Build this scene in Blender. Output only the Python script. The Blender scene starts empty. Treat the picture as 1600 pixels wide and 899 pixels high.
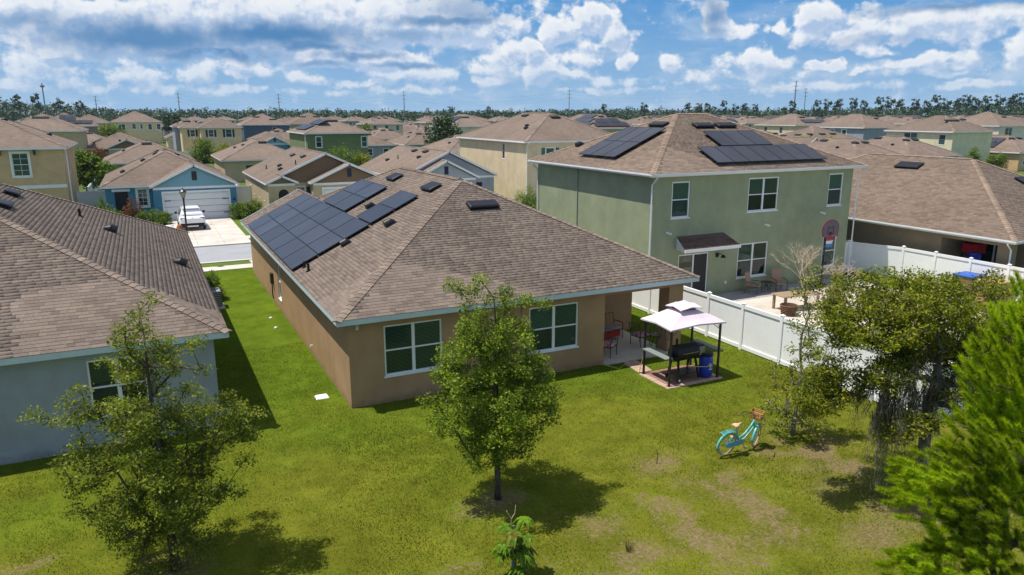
import bpy, math, random
import numpy as np
from mathutils import Vector, Matrix
RND = random.Random(7)
SC = bpy.context.scene
COL = SC.collection
R = math.radians

# ------------------------------------------------------------ camera, sky, sun, exposure
cam_d = bpy.data.cameras.new('camera'); cam = bpy.data.objects.new('camera', cam_d); COL.objects.link(cam)
cam.location = (0, 0, 9.0)
PITCH = math.atan((449.5 - 178) / 1140); YAW = R(26.5)
cam.rotation_euler = (math.pi / 2 - PITCH, 0, -YAW)
cam_d.sensor_width = 36; cam_d.lens = 36 * 1140 / 1600; cam_d.clip_end = 6000; cam_d.clip_start = .1
SC.camera = cam
SC.view_settings.view_transform = 'Standard'; SC.view_settings.look = 'None'
SC.view_settings.exposure = 0.16; SC.view_settings.gamma = 1
SUN_EL = R(69); SUN_AZ = R(-72)            # azimuth from +Y towards +X
sv = Vector((math.sin(SUN_AZ) * math.cos(SUN_EL), math.cos(SUN_AZ) * math.cos(SUN_EL), math.sin(SUN_EL)))
sun_d = bpy.data.lights.new('sun', 'SUN'); sun_d.energy = 5.0; sun_d.angle = R(.55); sun_d.color = (1, .94, .84)
sun = bpy.data.objects.new('sun', sun_d); COL.objects.link(sun)
sun.rotation_euler = sv.to_track_quat('Z', 'Y').to_euler()

class NT:
    """tiny node-tree helper"""
    def __init__(s, tree): s.t = tree; s.n = tree.nodes; s.l = tree.links
    def put(s, sock, v):
        if isinstance(v, bpy.types.NodeSocket): s.l.new(v, sock)
        elif v is not None: sock.default_value = v
    def node(s, kind, **kw):
        n = s.n.new(kind)
        for k, v in kw.items(): setattr(n, k, v)
        return n
    def m(s, op, a, b=None, c=None, clamp=False):
        n = s.node('ShaderNodeMath', operation=op, use_clamp=clamp)
        s.put(n.inputs[0], a); s.put(n.inputs[1], b); s.put(n.inputs[2], c)
        return n.outputs[0]
    def v(s, op, a, b=None, out=0, scale=None):
        n = s.node('ShaderNodeVectorMath', operation=op)
        s.put(n.inputs[0], a); s.put(n.inputs[1], b)
        if scale is not None: s.put(n.inputs['Scale'], scale)
        return n.outputs[out]
    def rng(s, x, a, b, c=0., d=1., smooth=False):
        n = s.node('ShaderNodeMapRange'); n.clamp = True
        if smooth: n.interpolation_type = 'SMOOTHSTEP'
        s.put(n.inputs[0], x)
        for i, q in enumerate((a, b, c, d)): s.put(n.inputs[i + 1], q)
        return n.outputs[0]
    def mix(s, f, a, b, mode='MIX'):
        n = s.node('ShaderNodeMix', data_type='RGBA', blend_type=mode)
        s.put(n.inputs[0], f)
        s.put(n.inputs[6], a if not isinstance(a, tuple) else (*a[:3], 1)); s.put(n.inputs[7], b if not isinstance(b, tuple) else (*b[:3], 1))
        return n.outputs[2]
    def noise(s, vec, scale, detail=3, rough=.55, dist=0., dims='3D'):
        n = s.node('ShaderNodeTexNoise', noise_dimensions=dims)
        s.put(n.inputs['Vector'], vec); n.inputs['Scale'].default_value = scale
        n.inputs['Detail'].default_value = detail; n.inputs['Roughness'].default_value = rough; n.inputs['Distortion'].default_value = dist
        return n.outputs[0]

def sky_dir(px, py):
    th = PITCH; f = 1140.
    F = Vector((math.sin(YAW) * math.cos(th), math.cos(YAW) * math.cos(th), -math.sin(th)))
    Rt = Vector((math.cos(YAW), -math.sin(YAW), 0)); U = Rt.cross(F)
    d = (F + Rt * ((px - 800) / f) - U * ((py - 449.5) / f)).normalized()
    return math.degrees(math.atan2(d.x, d.y)), math.degrees(math.asin(d.z))

W = bpy.data.worlds.new('World'); SC.world = W; W.use_nodes = True
def build_world():
    t = NT(W.node_tree); t.n.clear()
    sky = t.node('ShaderNodeTexSky', sky_type='NISHITA', sun_disc=False, sun_elevation=SUN_EL, sun_rotation=SUN_AZ, altitude=0, air_density=1., dust_density=.3, ozone_density=2.5)
    tc = t.node('ShaderNodeTexCoord')
    sep = t.node('ShaderNodeSeparateXYZ'); t.l.new(tc.outputs['Generated'], sep.inputs[0])
    az = t.m('MULTIPLY', t.m('ARCTAN2', sep.outputs[0], sep.outputs[1]), 57.2958)
    el = t.m('MULTIPLY', t.m('ARCSINE', sep.outputs[2]), 57.2958)
    cmb = t.node('ShaderNodeCombineXYZ'); t.l.new(az, cmb.inputs[0]); t.l.new(el, cmb.inputs[1])
    # cumulus masses by direction: px centre, half sizes, weight
    blobs = [(420, 42, 300, 52, 1.0), (170, 50, 170, 50, .85), (640, 30, 170, 42, 1.0), (60, 15, 130, 30, .9), (560, 88, 150, 22, .85), (30, 95, 70, 26, .6), (740, 50, 60, 40, .75),
             (868, 48, 30, 24, .95), (925, 34, 22, 24, 1.1), (958, 50, 26, 28, 1.1), (832, 84, 22, 26, 1.0), (848, 112, 36, 24, .95), (885, 116, 34, 18, .85), (978, 92, 18, 16, .9), (925, 128, 45, 12, .6), (815, 45, 20, 22, .7),
             (1155, 50, 28, 14, .9), (1218, 45, 14, 15, .9), (1280, 26, 30, 28, 1.0), (1300, 58, 70, 20, .7), (1365, 76, 42, 9, .8), (1450, 38, 130, 34, .75), (1540, 20, 80, 22, .7),
             (1597, 68, 30, 30, 1.0), (1180, 98, 60, 22, .8), (1150, 118, 90, 14, .6), (1040, 98, 26, 14, .75), (1284, 99, 20, 7, .9), (1310, 97, 14, 8, .9), (1340, 108, 16, 7, .7), (1450, 98, 120, 14, .6), (1440, 114, 90, 8, .5), (98, 82, 40, 15, .95),
             (230, 118, 120, 20, .62), (60, 128, 90, 14, .6), (680, 116, 40, 16, .7), (762, 128, 32, 12, .75), (560, 128, 40, 10, .7), (470, 122, 50, 12, .6), (360, 108, 90, 22, .6), (300, 140, 200, 9, .5), (640, 142, 160, 9, .5), (950, 142, 120, 8, .5), (1250, 138, 160, 10, .5), (1480, 134, 120, 10, .5), (905, 85, 40, 30, .7), (780, 90, 60, 34, .7), (1120, 25, 24, 34, .75), (620, 112, 60, 14, .6), (1010, 128, 90, 10, .45)]
    g = bpy.data.node_groups.new('cloud_density', 'ShaderNodeTree')
    g.interface.new_socket('Vec', in_out='INPUT', socket_type='NodeSocketVector')
    g.interface.new_socket('D', in_out='OUTPUT', socket_type='NodeSocketFloat')
    q = NT(g); gi = q.node('NodeGroupInput'); go = q.node('NodeGroupOutput')
    vec = gi.outputs[0]
    warp = q.node('ShaderNodeTexNoise'); q.put(warp.inputs['Vector'], vec); warp.inputs['Scale'].default_value = .5; warp.inputs['Detail'].default_value = 3
    vw = q.v('ADD', vec, q.v('MULTIPLY', q.v('SUBTRACT', warp.outputs['Color'], (.5, .5, .5)), (2.4, 1.6, 0)))
    acc = None
    for (cx, cy, rx, ry, w) in blobs:
        a0, e0 = sky_dir(cx, cy); sx = rx / 19.; sy = ry / 21.
        d = q.v('LENGTH', q.v('MULTIPLY', q.v('SUBTRACT', vw, (a0, e0, 0)), (1 / sx, 1 / sy, 0)), out=1)
        c = q.rng(d, 0.2, 1.45, w, 0., True)
        acc = c if acc is None else q.m('SMOOTH_MAX', acc, c, .15)
    nz = q.noise(q.v('MULTIPLY', vec, (1, 1.15, 1)), .50, 9, .58, .0)
    far = q.rng(q.noise(q.v('MULTIPLY', vec, (.35, .8, 1)), .16, 3, .5), .42, .62, 0, .75)       # overhead and behind: broken cumulus
    el_ = q.node('ShaderNodeSeparateXYZ'); q.put(el_.inputs[0], vec)
    acc = q.m('MAXIMUM', acc, q.m('MULTIPLY', far, q.rng(el_.outputs[1], 9, 13)))
    D = q.m('ADD', acc, q.m('MULTIPLY', q.m('SUBTRACT', nz, .5), 2.1))
    q.put(go.inputs[0], D)
    def dens(v):
        n = t.node('ShaderNodeGroup'); n.node_tree = g; t.put(n.inputs[0], v); return n.outputs[0]
    v0 = cmb.outputs[0]
    d0 = dens(v0); d1 = dens(t.v('ADD', v0, (-.30, .55, 0)))
    alpha = t.rng(d0, .22, .60, 0, 1, True)
    lit = t.rng(t.m('SUBTRACT', d0, d1), -.30, .34, 0, 1, True)
    lit = t.m('ADD', t.m('MULTIPLY', lit, .95), t.rng(d0, .25, 1.2, .30, -.28), clamp=True)
    # heavy blue grey bellies of the left hand cloud deck
    bel = None; wv = t.v('ADD', v0, t.v('MULTIPLY', t.v('SUBTRACT', noise_col(t, v0, .6), (.5, .5, .5)), (3.4, 1.3, 0)))
    for (cx, cy, rx, ry, w) in [(225, 58, 120, 22, .95), (330, 84, 90, 10, .9), (430, 55, 120, 17, 1.), (730, 14, 60, 26, .6), (480, 70, 60, 8, .9), (700, 32, 80, 8, .85), (560, 86, 55, 7, .8), (630, 55, 60, 7, .5), (50, 33, 40, 12, .6), (1112, 24, 22, 30, .75), (1510, 7, 110, 8, .85), (640, 103, 50, 5, .8), (180, 82, 60, 10, .4), (1340, 62, 60, 8, .35), (500, 100, 40, 5, .6)]:
        a0, e0 = sky_dir(cx, cy)
        d = t.v('LENGTH', t.v('MULTIPLY', t.v('SUBTRACT', wv, (a0, e0, 0)), (19. / rx, 21. / ry, 0)), out=1)
        c = t.rng(d, 0.2, 1.7, w, 0., True); bel = c if bel is None else t.m('MAXIMUM', bel, c)
    K = 8.9   # the sky texture is physically bright: cloud radiances are on its scale
    ccol = t.mix(lit, (.42 * K, .56 * K, .78 * K), (.88 * K, .91 * K, .95 * K))
    ccol = t.mix(bel, ccol, (.09 * K, .25 * K, .50 * K))
    # blue of the clear sky, paler to the horizon
    hz = t.rng(el, 0, 9.5, 0, 1)
    deep = t.mix(hz, (.33 * K, .53 * K, .76 * K), (.065 * K, .29 * K, .65 * K))
    base = t.mix(t.rng(el, 9, 30, 1., .0), sky.outputs[0], deep)
    thin = t.rng(t.noise(t.v('MULTIPLY', v0, (.5, 1.3, 1)), .42, 7, .62, .4), .44, .76, 0, .45, True)
    thin = t.m('MULTIPLY', thin, t.rng(el, 8.5, 13, 1, .3))
    base = t.mix(thin, base, (.66 * K, .75 * K, .85 * K))
    veil = t.rng(el, .5, 4.2, .35, 1.0)                     # distance pales the low clouds
    fin = t.mix(t.m('MULTIPLY', alpha, veil), base, ccol)
    bg = t.node('ShaderNodeBackground'); t.put(bg.inputs[0], fin); bg.inputs[1].default_value = .1
    o = t.node('ShaderNodeOutputWorld'); t.l.new(bg.outputs[0], o.inputs[0])
def noise_col(t, v, sc):
    n = t.node('ShaderNodeTexNoise'); t.put(n.inputs['Vector'], v); n.inputs['Scale'].default_value = sc; n.inputs['Detail'].default_value = 3
    return n.outputs['Color']
build_world()
W.cycles.sampling_method = 'MANUAL'; W.cycles.sample_map_resolution = 512

# ------------------------------------------------------------ materials
MATS = {}
def mat(name, col, rough=.6, var=0., vscale=3., bump=0., bscale=40., spec=.3, metal=0., detail=4):
    if name in MATS: return MATS[name]
    m = bpy.data.materials.new(name); m.use_nodes = True; t = NT(m.node_tree); b = t.n['Principled BSDF']
    b.inputs['Roughness'].default_value = rough; b.inputs['Specular IOR Level'].default_value = spec; b.inputs['Metallic'].default_value = metal
    tc = t.node('ShaderNodeTexCoord'); ob = tc.outputs['Object']
    if var:
        nz = t.noise(ob, vscale, detail, .6); f = t.rng(nz, .3, .7, 1 - var, 1 + var)
        fine = t.rng(t.noise(ob, vscale * 9, 2), .3, .7, 1 - var * .5, 1 + var * .5)
        c = t.mix(1., (*col, 1), t.v('MULTIPLY', f, fine), 'MULTIPLY') if False else t.v('SCALE', col, scale=t.m('MULTIPLY', f, fine))
        t.put(b.inputs['Base Color'], c)
    else: b.inputs['Base Color'].default_value = (*col, 1)
    if bump:
        bn = t.node('ShaderNodeBump'); bn.inputs['Strength'].default_value = bump; bn.inputs['Distance'].default_value = .01
        t.put(bn.inputs['Height'], t.noise(ob, bscale, 3, .6)); t.l.new(bn.outputs[0], b.inputs['Normal'])
    MATS[name] = m; return m
def stucco(name, col): 
    """rendered wall: sprayed grain, faint vertical weather streaks"""
    if name in MATS: return MATS[name]
    m = bpy.data.materials.new(name); m.use_nodes = True; t = NT(m.node_tree); b = t.n['Principled BSDF']
    b.inputs['Roughness'].default_value = .9; b.inputs['Specular IOR Level'].default_value = .15
    ob = t.node('ShaderNodeTexCoord').outputs['Object']
    a = t.rng(t.noise(ob, .9, 6, .65), .3, .7, .86, 1.12)
    s = t.rng(t.noise(t.v('MULTIPLY', ob, (2.2, 2.2, .7)), 1., 4, .6), .3, .75, 1.02, .95)
    g = t.rng(t.noise(ob, 38, 2, .7), .3, .7, .93, 1.07)
    sz = t.node('ShaderNodeSeparateXYZ'); t.l.new(t.node('ShaderNodeNewGeometry').outputs['Position'], sz.inputs[0])
    splash = t.m('MULTIPLY', t.rng(t.m('ADD', sz.outputs[2], t.m('MULTIPLY', t.noise(ob, 3.5, 4, .7), .7)), .30, .62, 1, 0), t.rng(t.noise(ob, 9, 3, .7), .3, .7, .2, .75))
    t.put(b.inputs['Base Color'], t.mix(splash, t.v('SCALE', col, scale=t.m('MULTIPLY', t.m('MULTIPLY', a, s), g)), (.13, .095, .055)))
    bn = t.node('ShaderNodeBump'); bn.inputs['Strength'].default_value = .55; bn.inputs['Distance'].default_value = .015
    t.put(bn.inputs['Height'], t.noise(ob, 22, 4, .65)); t.l.new(bn.outputs[0], b.inputs['Normal'])
    MATS[name] = m; return m
def shingle_mat(name, col, pieces=False, far=False):
    """asphalt shingle; on far roofs the courses come from the roof's own UVs in metres"""
    if name in MATS: return MATS[name]
    m = bpy.data.materials.new(name); m.use_nodes = True; t = NT(m.node_tree); b = t.n['Principled BSDF']
    b.inputs['Roughness'].default_value = .95; b.inputs['Specular IOR Level'].default_value = .12
    tc = t.node('ShaderNodeTexCoord'); ob = tc.outputs['Object']
    geo = t.node('ShaderNodeNewGeometry'); oi = t.node('ShaderNodeObjectInfo')
    pos = geo.outputs['Position']
    patch = t.rng(t.noise(pos, .35, 4, .6), .3, .7, .9, 1.1)
    grit = t.rng(t.noise(pos, 16, 3, .8), .3, .7, .82, 1.18)
    f = t.m('MULTIPLY', patch, grit)
    if pieces:
        r = t.m('FRACT', t.m('ADD', geo.outputs['Random Per Island'], t.m('MULTIPLY', oi.outputs['Random'], 7.13)))
        cr = t.node('ShaderNodeValToRGB'); t.put(cr.inputs[0], r)
        e = cr.color_ramp.elements; e[0].position = 0; e[0].color = (.74, .73, .74, 1); e[1].position = 1; e[1].color = (1.16, 1.14, 1.12, 1)
        k = e.new(.3); k.color = (.92, .91, .92, 1); k = e.new(.72); k.color = (1.04, 1.03, 1.03, 1)
        c = t.v('MULTIPLY', cr.outputs[0], col)
    else:
        uv = tc.outputs['UV']
        br = t.node('ShaderNodeTexBrick'); br.offset = .5; t.put(br.inputs['Vector'], uv)
        br.inputs['Scale'].default_value = 1; br.inputs['Brick Width'].default_value = .34 if not far else .9; br.inputs['Row Height'].default_value = .14 if not far else .32
        br.inputs['Mortar Size'].default_value = .012 if not far else .03; br.inputs['Mortar Smooth'].default_value = .6; br.inputs['Bias'].default_value = 0
        br.inputs['Color1'].default_value = (.87, .86, .87, 1); br.inputs['Color2'].default_value = (1.1, 1.09, 1.08, 1); br.inputs['Mortar'].default_value = (.55, .54, .55, 1)
        hue = t.m('MULTIPLY_ADD', oi.outputs['Random'], .2, .9)
        c = t.v('SCALE', t.v('MULTIPLY', br.outputs[0], col), scale=hue)
        streak = t.rng(t.noise(t.v('MULTIPLY', uv, (.9, .25, 1)), 1., 3, .6), .3, .7, .9, 1.08)
        f = t.m('MULTIPLY', f, streak)
    t.put(b.inputs['Base Color'], t.v('SCALE', c, scale=f))
    bn = t.node('ShaderNodeBump'); bn.inputs['Strength'].default_value = .5; bn.inputs['Distance'].default_value = .01
    t.put(bn.inputs['Height'], t.noise(pos, 45, 2, .7)); t.l.new(bn.outputs[0], b.inputs['Normal'])
    MATS[name] = m; return m
def leaf_mat(name, c0, c1, c2, trans=.35, rough=.5):
    if name in MATS: return MATS[name]
    m = bpy.data.materials.new(name); m.use_nodes = True; t = NT(m.node_tree); b = t.n['Principled BSDF']
    geo = t.node('ShaderNodeNewGeometry')
    cr = t.node('ShaderNodeValToRGB'); t.put(cr.inputs[0], geo.outputs['Random Per Island'])
    e = cr.color_ramp.elements; e[0].color = (*c0, 1); e[1].color = (*c2, 1); k = e.new(.55); k.color = (*c1, 1)
    n = t.rng(t.noise(geo.outputs['Position'], 1.3, 2), .35, .65, .72, 1.3)
    c = t.v('SCALE', cr.outputs[0], scale=n)
    b.inputs['Roughness'].default_value = rough; b.inputs['Specular IOR Level'].default_value = .3
    t.put(b.inputs['Base Color'], c)
    tr = t.node('ShaderNodeBsdfTranslucent'); t.put(tr.inputs[0], t.v('MULTIPLY', c, (1.25, 1.25, .6)))
    mx = t.node('ShaderNodeMixShader'); mx.inputs[0].default_value = trans
    t.l.new(b.outputs[0], mx.inputs[1]); t.l.new(tr.outputs[0], mx.inputs[2]); t.l.new(mx.outputs[0], t.n['Material Output'].inputs[0])
    MATS[name] = m; return m
def glass_mat(name, tint=(.03, .06, .06), clear=.0, rough=.03):
    if name in MATS: return MATS[name]
    m = bpy.data.materials.new(name); m.use_nodes = True; t = NT(m.node_tree); b = t.n['Principled BSDF']
    b.inputs['Roughness'].default_value = rough; b.inputs['Specular IOR Level'].default_value = .8
    t.put(b.inputs['Base Color'], t.v('SCALE', tint, scale=t.m('MULTIPLY_ADD', t.node('ShaderNodeObjectInfo').outputs['Random'], 2.6, .3)))
    ob = t.node('ShaderNodeTexCoord').outputs['Object']
    bn = t.node('ShaderNodeBump'); bn.inputs['Strength'].default_value = .05; bn.inputs['Distance'].default_value = .02
    t.put(bn.inputs['Height'], t.noise(ob, 1.4, 2)); t.l.new(bn.outputs[0], b.inputs['Normal'])
    if clear:
        tp = t.node('ShaderNodeBsdfTransparent'); tp.inputs[0].default_value = (.75, .95, .85, 1)
        mx = t.node('ShaderNodeMixShader'); mx.inputs[0].default_value = clear
        t.l.new(b.outputs[0], mx.inputs[1]); t.l.new(tp.outputs[0], mx.inputs[2]); t.l.new(mx.outputs[0], t.n['Material Output'].inputs[0])
    MATS[name] = m; return m

ROOFC = (.195, .151, .123); ROOFN = (.186, .149, .124)
M_SH = shingle_mat('roof_shingle', ROOFN, pieces=True)
M_SHB = mat('shingle_underlay', (.12, .09, .072), .95)
M_CAP = shingle_mat('ridge_cap_shingle', (.215, .170, .140), pieces=True)
M_ROOF = shingle_mat('roof_shingle_mid', ROOFC)
M_ROOFF = shingle_mat('roof_shingle_far', (.192, .148, .121), far=True)
M_ROOFD = shingle_mat('roof_shingle_charcoal', (.085, .075, .078), far=True)
M_WHITE = mat('white_trim', (.74, .76, .77), .5, .05, 2)
M_FASC = mat('pale_blue_fascia', (.50, .60, .62), .5, .05, 2)
M_FASCG = mat('weathered_white_fascia', (.60, .64, .66), .5, .05, 2)
M_VINYL = mat('white_vinyl', (.86, .87, .88), .35, .04, 1.2, spec=.4)
M_BLACK = mat('black_plastic', (.012, .012, .016), .45)
M_DARK = mat('dark_bronze_metal', (.022, .017, .018), .4, spec=.5)
M_CONC = mat('concrete', (.50, .46, .40), .9, .08, 1.5, .3, 30)
M_GLASS = glass_mat('window_glass', (.012, .035, .035))
M_GLASSC = glass_mat('clear_window_glass', (.01, .03, .03), clear=.45)
M_BLIND = mat('window_blind', (.30, .42, .36), .7)
M_PANEL = None
def solar_mat():
    m = bpy.data.materials.new('solar_cell'); m.use_nodes = True; t = NT(m.node_tree); b = t.n['Principled BSDF']
    geo = t.node('ShaderNodeNewGeometry'); oi = t.node('ShaderNodeObjectInfo')
    n = t.rng(t.noise(geo.outputs['Position'], .5, 2), .3, .7, .8, 1.3)
    t.put(b.inputs['Base Color'], t.v('SCALE', (.030, .030, .040), scale=t.m('MULTIPLY', n, t.m('MULTIPLY_ADD', oi.outputs['Random'], .5, .8))))
    b.inputs['Roughness'].default_value = .3; b.inputs['Specular IOR Level'].default_value = .22; b.inputs['Coat Weight'].default_value = .0
    return m
M_CELL = solar_mat(); M_PFR = mat('solar_frame', (.012, .014, .022), .35, spec=.5)

# ------------------------------------------------------------ mesh building
class Fr:
    """local frame: origin + three axes"""
    def __init__(s, o, u=(1, 0, 0), v=(0, 1, 0), w=(0, 0, 1)):
        s.o = Vector(o); s.u = Vector(u).normalized(); s.v = Vector(v).normalized(); s.w = Vector(w).normalized()
    def __call__(s, a, b, c): return s.o + s.u * a + s.v * b + s.w * c
WF = Fr((0, 0, 0))
BASE = {}
class MB:
    def __init__(s): s.v = []; s.f = []; s.uv = None; s.sm = False
    def add(s, vs, fs):
        k = len(s.v); s.v += [tuple(p) for p in vs]; s.f += [tuple(i + k for i in f) for f in fs]; return s
    def box(s, a0, a1, b0, b1, c0, c1, fr=WF):
        vs = [fr(a, b, c) for c in (c0, c1) for b in (b0, b1) for a in (a0, a1)]
        fs = [(0, 2, 3, 1), (4, 5, 7, 6), (0, 1, 5, 4), (2, 6, 7, 3), (0, 4, 6, 2), (1, 3, 7, 5)]
        return s.add(vs, fs)
    def bbox(s, a0, a1, b0, b1, c0, c1, bv=.02, fr=WF):
        """box with bevelled vertical and top edges"""
        ring = lambda d: [(a0 + d, b0), (a1 - d, b0), (a1, b0 + d), (a1, b1 - d), (a1 - d, b1), (a0 + d, b1), (a0, b1 - d), (a0, b0 + d)]
        L = [[fr(a, b, c0) for a, b in ring(bv)], [fr(a, b, c1 - bv) for a, b in ring(bv)]]
        ca, cb = (a0 + a1) / 2, (b0 + b1) / 2
        L.append([fr(ca + (a - ca) * (1 - 2 * bv / (a1 - a0)), cb + (b - cb) * (1 - 2 * bv / (b1 - b0)), c1) for a, b in ring(bv)])
        return s.loft(L, cap=True)
    def loft(s, rings, cap=True, closed=True):
        k = len(s.v); n = len(rings[0])
        for r in rings: s.v += [tuple(p) for p in r]
        for i in range(len(rings) - 1):
            for j in range(n if closed else n - 1):
                j2 = (j + 1) % n
                s.f.append((k + i * n + j, k + i * n + j2, k + (i + 1) * n + j2, k + (i + 1) * n + j))
        if cap:
            s.f.append(tuple(k + j for j in reversed(range(n)))); s.f.append(tuple(k + (len(rings) - 1) * n + j for j in range(n)))
        return s
    def tube(s, pts, r, n=6, cap=True):
        pts = [Vector(p) for p in pts]; rs = r if isinstance(r, (list, tuple)) else [r] * len(pts)
        rings = []; prev = None
        for i, p in enumerate(pts):
            d = (pts[min(i + 1, len(pts) - 1)] - pts[max(i - 1, 0)])
            if d.length < 1e-9: d = Vector((0, 0, 1))
            d.normalize()
            a = prev if prev is not None and abs(prev.dot(d)) < .95 else (Vector((0, 0, 1)) if abs(d.z) < .9 else Vector((1, 0, 0)))
            x = (a - d * a.dot(d)).normalized(); y = d.cross(x); prev = x
            rings.append([p + (x * math.cos(2 * math.pi * j / n) + y * math.sin(2 * math.pi * j / n)) * rs[i] for j in range(n)])
        return s.loft(rings, cap)
    def lathe(s, prof, n=16, fr=WF, cap=True):
        return s.loft([[fr(r * math.cos(2 * math.pi * j / n), r * math.sin(2 * math.pi * j / n), z) for j in range(n)] for r, z in prof], cap)
    def ell(s, c, rx, ry, rz, n=10, m=6):
        c = Vector(c)
        return s.lathe([(max(math.sin(math.pi * i / m), .02), -math.cos(math.pi * i / m)) for i in range(m + 1)], n, Fr2(c, rx, ry, rz))
    def torus(s, R0, r, fr, n=24, m=6, a0=0, a1=2 * math.pi):
        full = abs(a1 - a0 - 2 * math.pi) < 1e-6
        rings = []
        for i in range(n if full else n + 1):
            a = a0 + (a1 - a0) * i / n
            rings.append([fr((R0 + r * math.cos(b)) * math.cos(a), (R0 + r * math.cos(b)) * math.sin(a), r * math.sin(b)) for b in [2 * math.pi * j / m for j in range(m)]])
        if full: rings.append(rings[0])
        return s.loft(rings, cap=not full)
    def prism(s, poly, c0, c1, fr=WF):
        return s.loft([[fr(a, b, c0) for a, b in poly], [fr(a, b, c1) for a, b in poly]])
    def build(s, name, m, parent=None, at=None, smooth=False, kind=None, label=None):
        base = BASE.get(parent, Vector((0, 0, 0))) if parent is not None else Vector(at or (0, 0, 0))
        me = bpy.data.meshes.new(name)
        vs = [(x - base.x, y - base.y, z - base.z) for x, y, z in s.v]
        me.from_pydata(vs, [], s.f)
        if s.uv is not None:
            ul = me.uv_layers.new(name='UVMap'); ul.data.foreach_set('uv', np.array(s.uv, 'f').ravel())
        if smooth or s.sm: me.polygons.foreach_set('use_smooth', [True] * len(me.polygons))
        me.materials.append(m); me.update()
        o = bpy.data.objects.new(name, me); COL.objects.link(o)
        if parent is not None: o.parent = parent; BASE[o] = base
        else: o.location = base; BASE[o] = base.copy()
        if kind: o['kind'] = kind
        if label: o['label'] = label
        return o
def Fr2(c, rx, ry, rz):
    return lambda a, b, z: Vector((c.x + a * rx, c.y + b * ry, c.z + z * rz))
def thing(name, label, cat, loc=(0, 0, 0), group=None):
    o = bpy.data.objects.new(name, None); COL.objects.link(o); o.location = loc; o.empty_display_size = .3
    o['label'] = label; o['category'] = cat
    if group: o['group'] = group
    BASE[o] = Vector(loc); return o
def tag(o, label, cat, group=None):
    o['label'] = label; o['category'] = cat
    if group: o['group'] = group
    return o
def kids(o, idx={}):
    return list(o.children)
def copy_tree(o, parent=None, loc=None, rz=0, label=None, group=None, scale=None):
    c = o.copy(); COL.objects.link(c)
    if parent is not None: c.parent = parent
    if loc is not None: c.location = loc; c.rotation_euler = (0, 0, rz)
    if scale: c.scale = scale
    if label: c['label'] = label
    if group: c['group'] = group
    for ch in kids(o): copy_tree(ch, c)
    return c
def np_mesh(name, V, Fc, m, parent=None, at=(0, 0, 0), kind=None, smooth=False, nper=None):
    """mesh from numpy arrays, Fc of shape (n, k)"""
    base = np.array(BASE.get(parent, Vector((0, 0, 0)))) if parent is not None else np.array(at, float)
    V = np.asarray(V, 'f') - base.astype('f'); Fc = np.asarray(Fc, 'i')
    me = bpy.data.meshes.new(name); k = Fc.shape[1]
    me.vertices.add(len(V)); me.vertices.foreach_set('co', V.ravel())
    me.loops.add(Fc.size); me.loops.foreach_set('vertex_index', Fc.ravel())
    me.polygons.add(len(Fc)); me.polygons.foreach_set('loop_start', np.arange(0, Fc.size, k, dtype='i'))
    me.update(calc_edges=True)
    if smooth: me.polygons.foreach_set('use_smooth', np.ones(len(Fc), bool))
    me.materials.append(m)
    o = bpy.data.objects.new(name, me); COL.objects.link(o)
    if parent is not None: o.parent = parent; BASE[o] = Vector(base)
    else: o.location = at; BASE[o] = Vector(at)
    if kind: o['kind'] = kind
    return o
# ------------------------------------------------------------ roofs
class Face:
    """planar roof face; o eave start, u along the eave, v up the slope, poly in (u, v), metres"""
    def __init__(s, o, u, inward, pitch, poly):
        s.o = Vector(o); s.u = Vector(u).normalized(); h = Vector(inward).normalized()
        s.v = (h + Vector((0, 0, pitch))).normalized(); s.w = s.u.cross(s.v).normalized()
        if s.w.z < 0: s.w = -s.w
        s.poly = poly; s.fr = Fr(s.o, s.u, s.v, s.w)
    def lim(s, v):
        xs = []
        n = len(s.poly)
        for i in range(n):
            (a, b), (c, d) = s.poly[i], s.poly[(i + 1) % n]
            if abs(b - d) < 1e-9:
                if abs(b - v) < 1e-9: xs += [a, c]
            elif min(b, d) - 1e-9 <= v <= max(b, d) + 1e-9: xs.append(a + (c - a) * (v - b) / (d - b))
        return (min(xs), max(xs)) if xs else None
def hip_faces(x0, y0, x1, y1, ze, p):
    w, d = x1 - x0, y1 - y0; h = min(w, d) / 2; k = math.sqrt(1 + p * p); L = h * k
    tri = lambda n: [(0, 0), (n, 0), (n - h, L), (h, L)] if n > 2 * h + 1e-6 else [(0, 0), (n, 0), (h, L)]
    F = [Face((x0, y0, ze), (1, 0, 0), (0, 1, 0), p, tri(w)), Face((x1, y0, ze), (0, 1, 0), (-1, 0, 0), p, tri(d)),
         Face((x1, y1, ze), (-1, 0, 0), (0, -1, 0), p, tri(w)), Face((x0, y1, ze), (0, -1, 0), (1, 0, 0), p, tri(d))]
    z = ze + h * p
    if w <= d: A, B = Vector((x0 + h, y0 + h, z)), Vector((x0 + h, y1 - h, z)); e = [((x0, y0), A), ((x1, y0), A), ((x0, y1), B), ((x1, y1), B)]
    else: A, B = Vector((x0 + h, y0 + h, z)), Vector((x1 - h, y0 + h, z)); e = [((x0, y0), A), ((x0, y1), A), ((x1, y0), B), ((x1, y1), B)]
    lines = [(Vector((a[0], a[1], ze)), b) for a, b in e]
    if (A - B).length > .1: lines.append((A, B))
    return F, lines
def gable_faces(x0, x1, y0, y1, ze, p):
    """ridge along y"""
    h = (x1 - x0) / 2; L = h * math.sqrt(1 + p * p); d = y1 - y0
    F = [Face((x0, y1, ze), (0, -1, 0), (1, 0, 0), p, [(0, 0), (d, 0), (d, L), (0, L)]), Face((x1, y0, ze), (0, 1, 0), (-1, 0, 0), p, [(0, 0), (d, 0), (d, L), (0, L)])]
    z = ze + h * p
    return F, [(Vector((x0 + h, y0, z)), Vector((x0 + h, y1, z)))]
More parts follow.
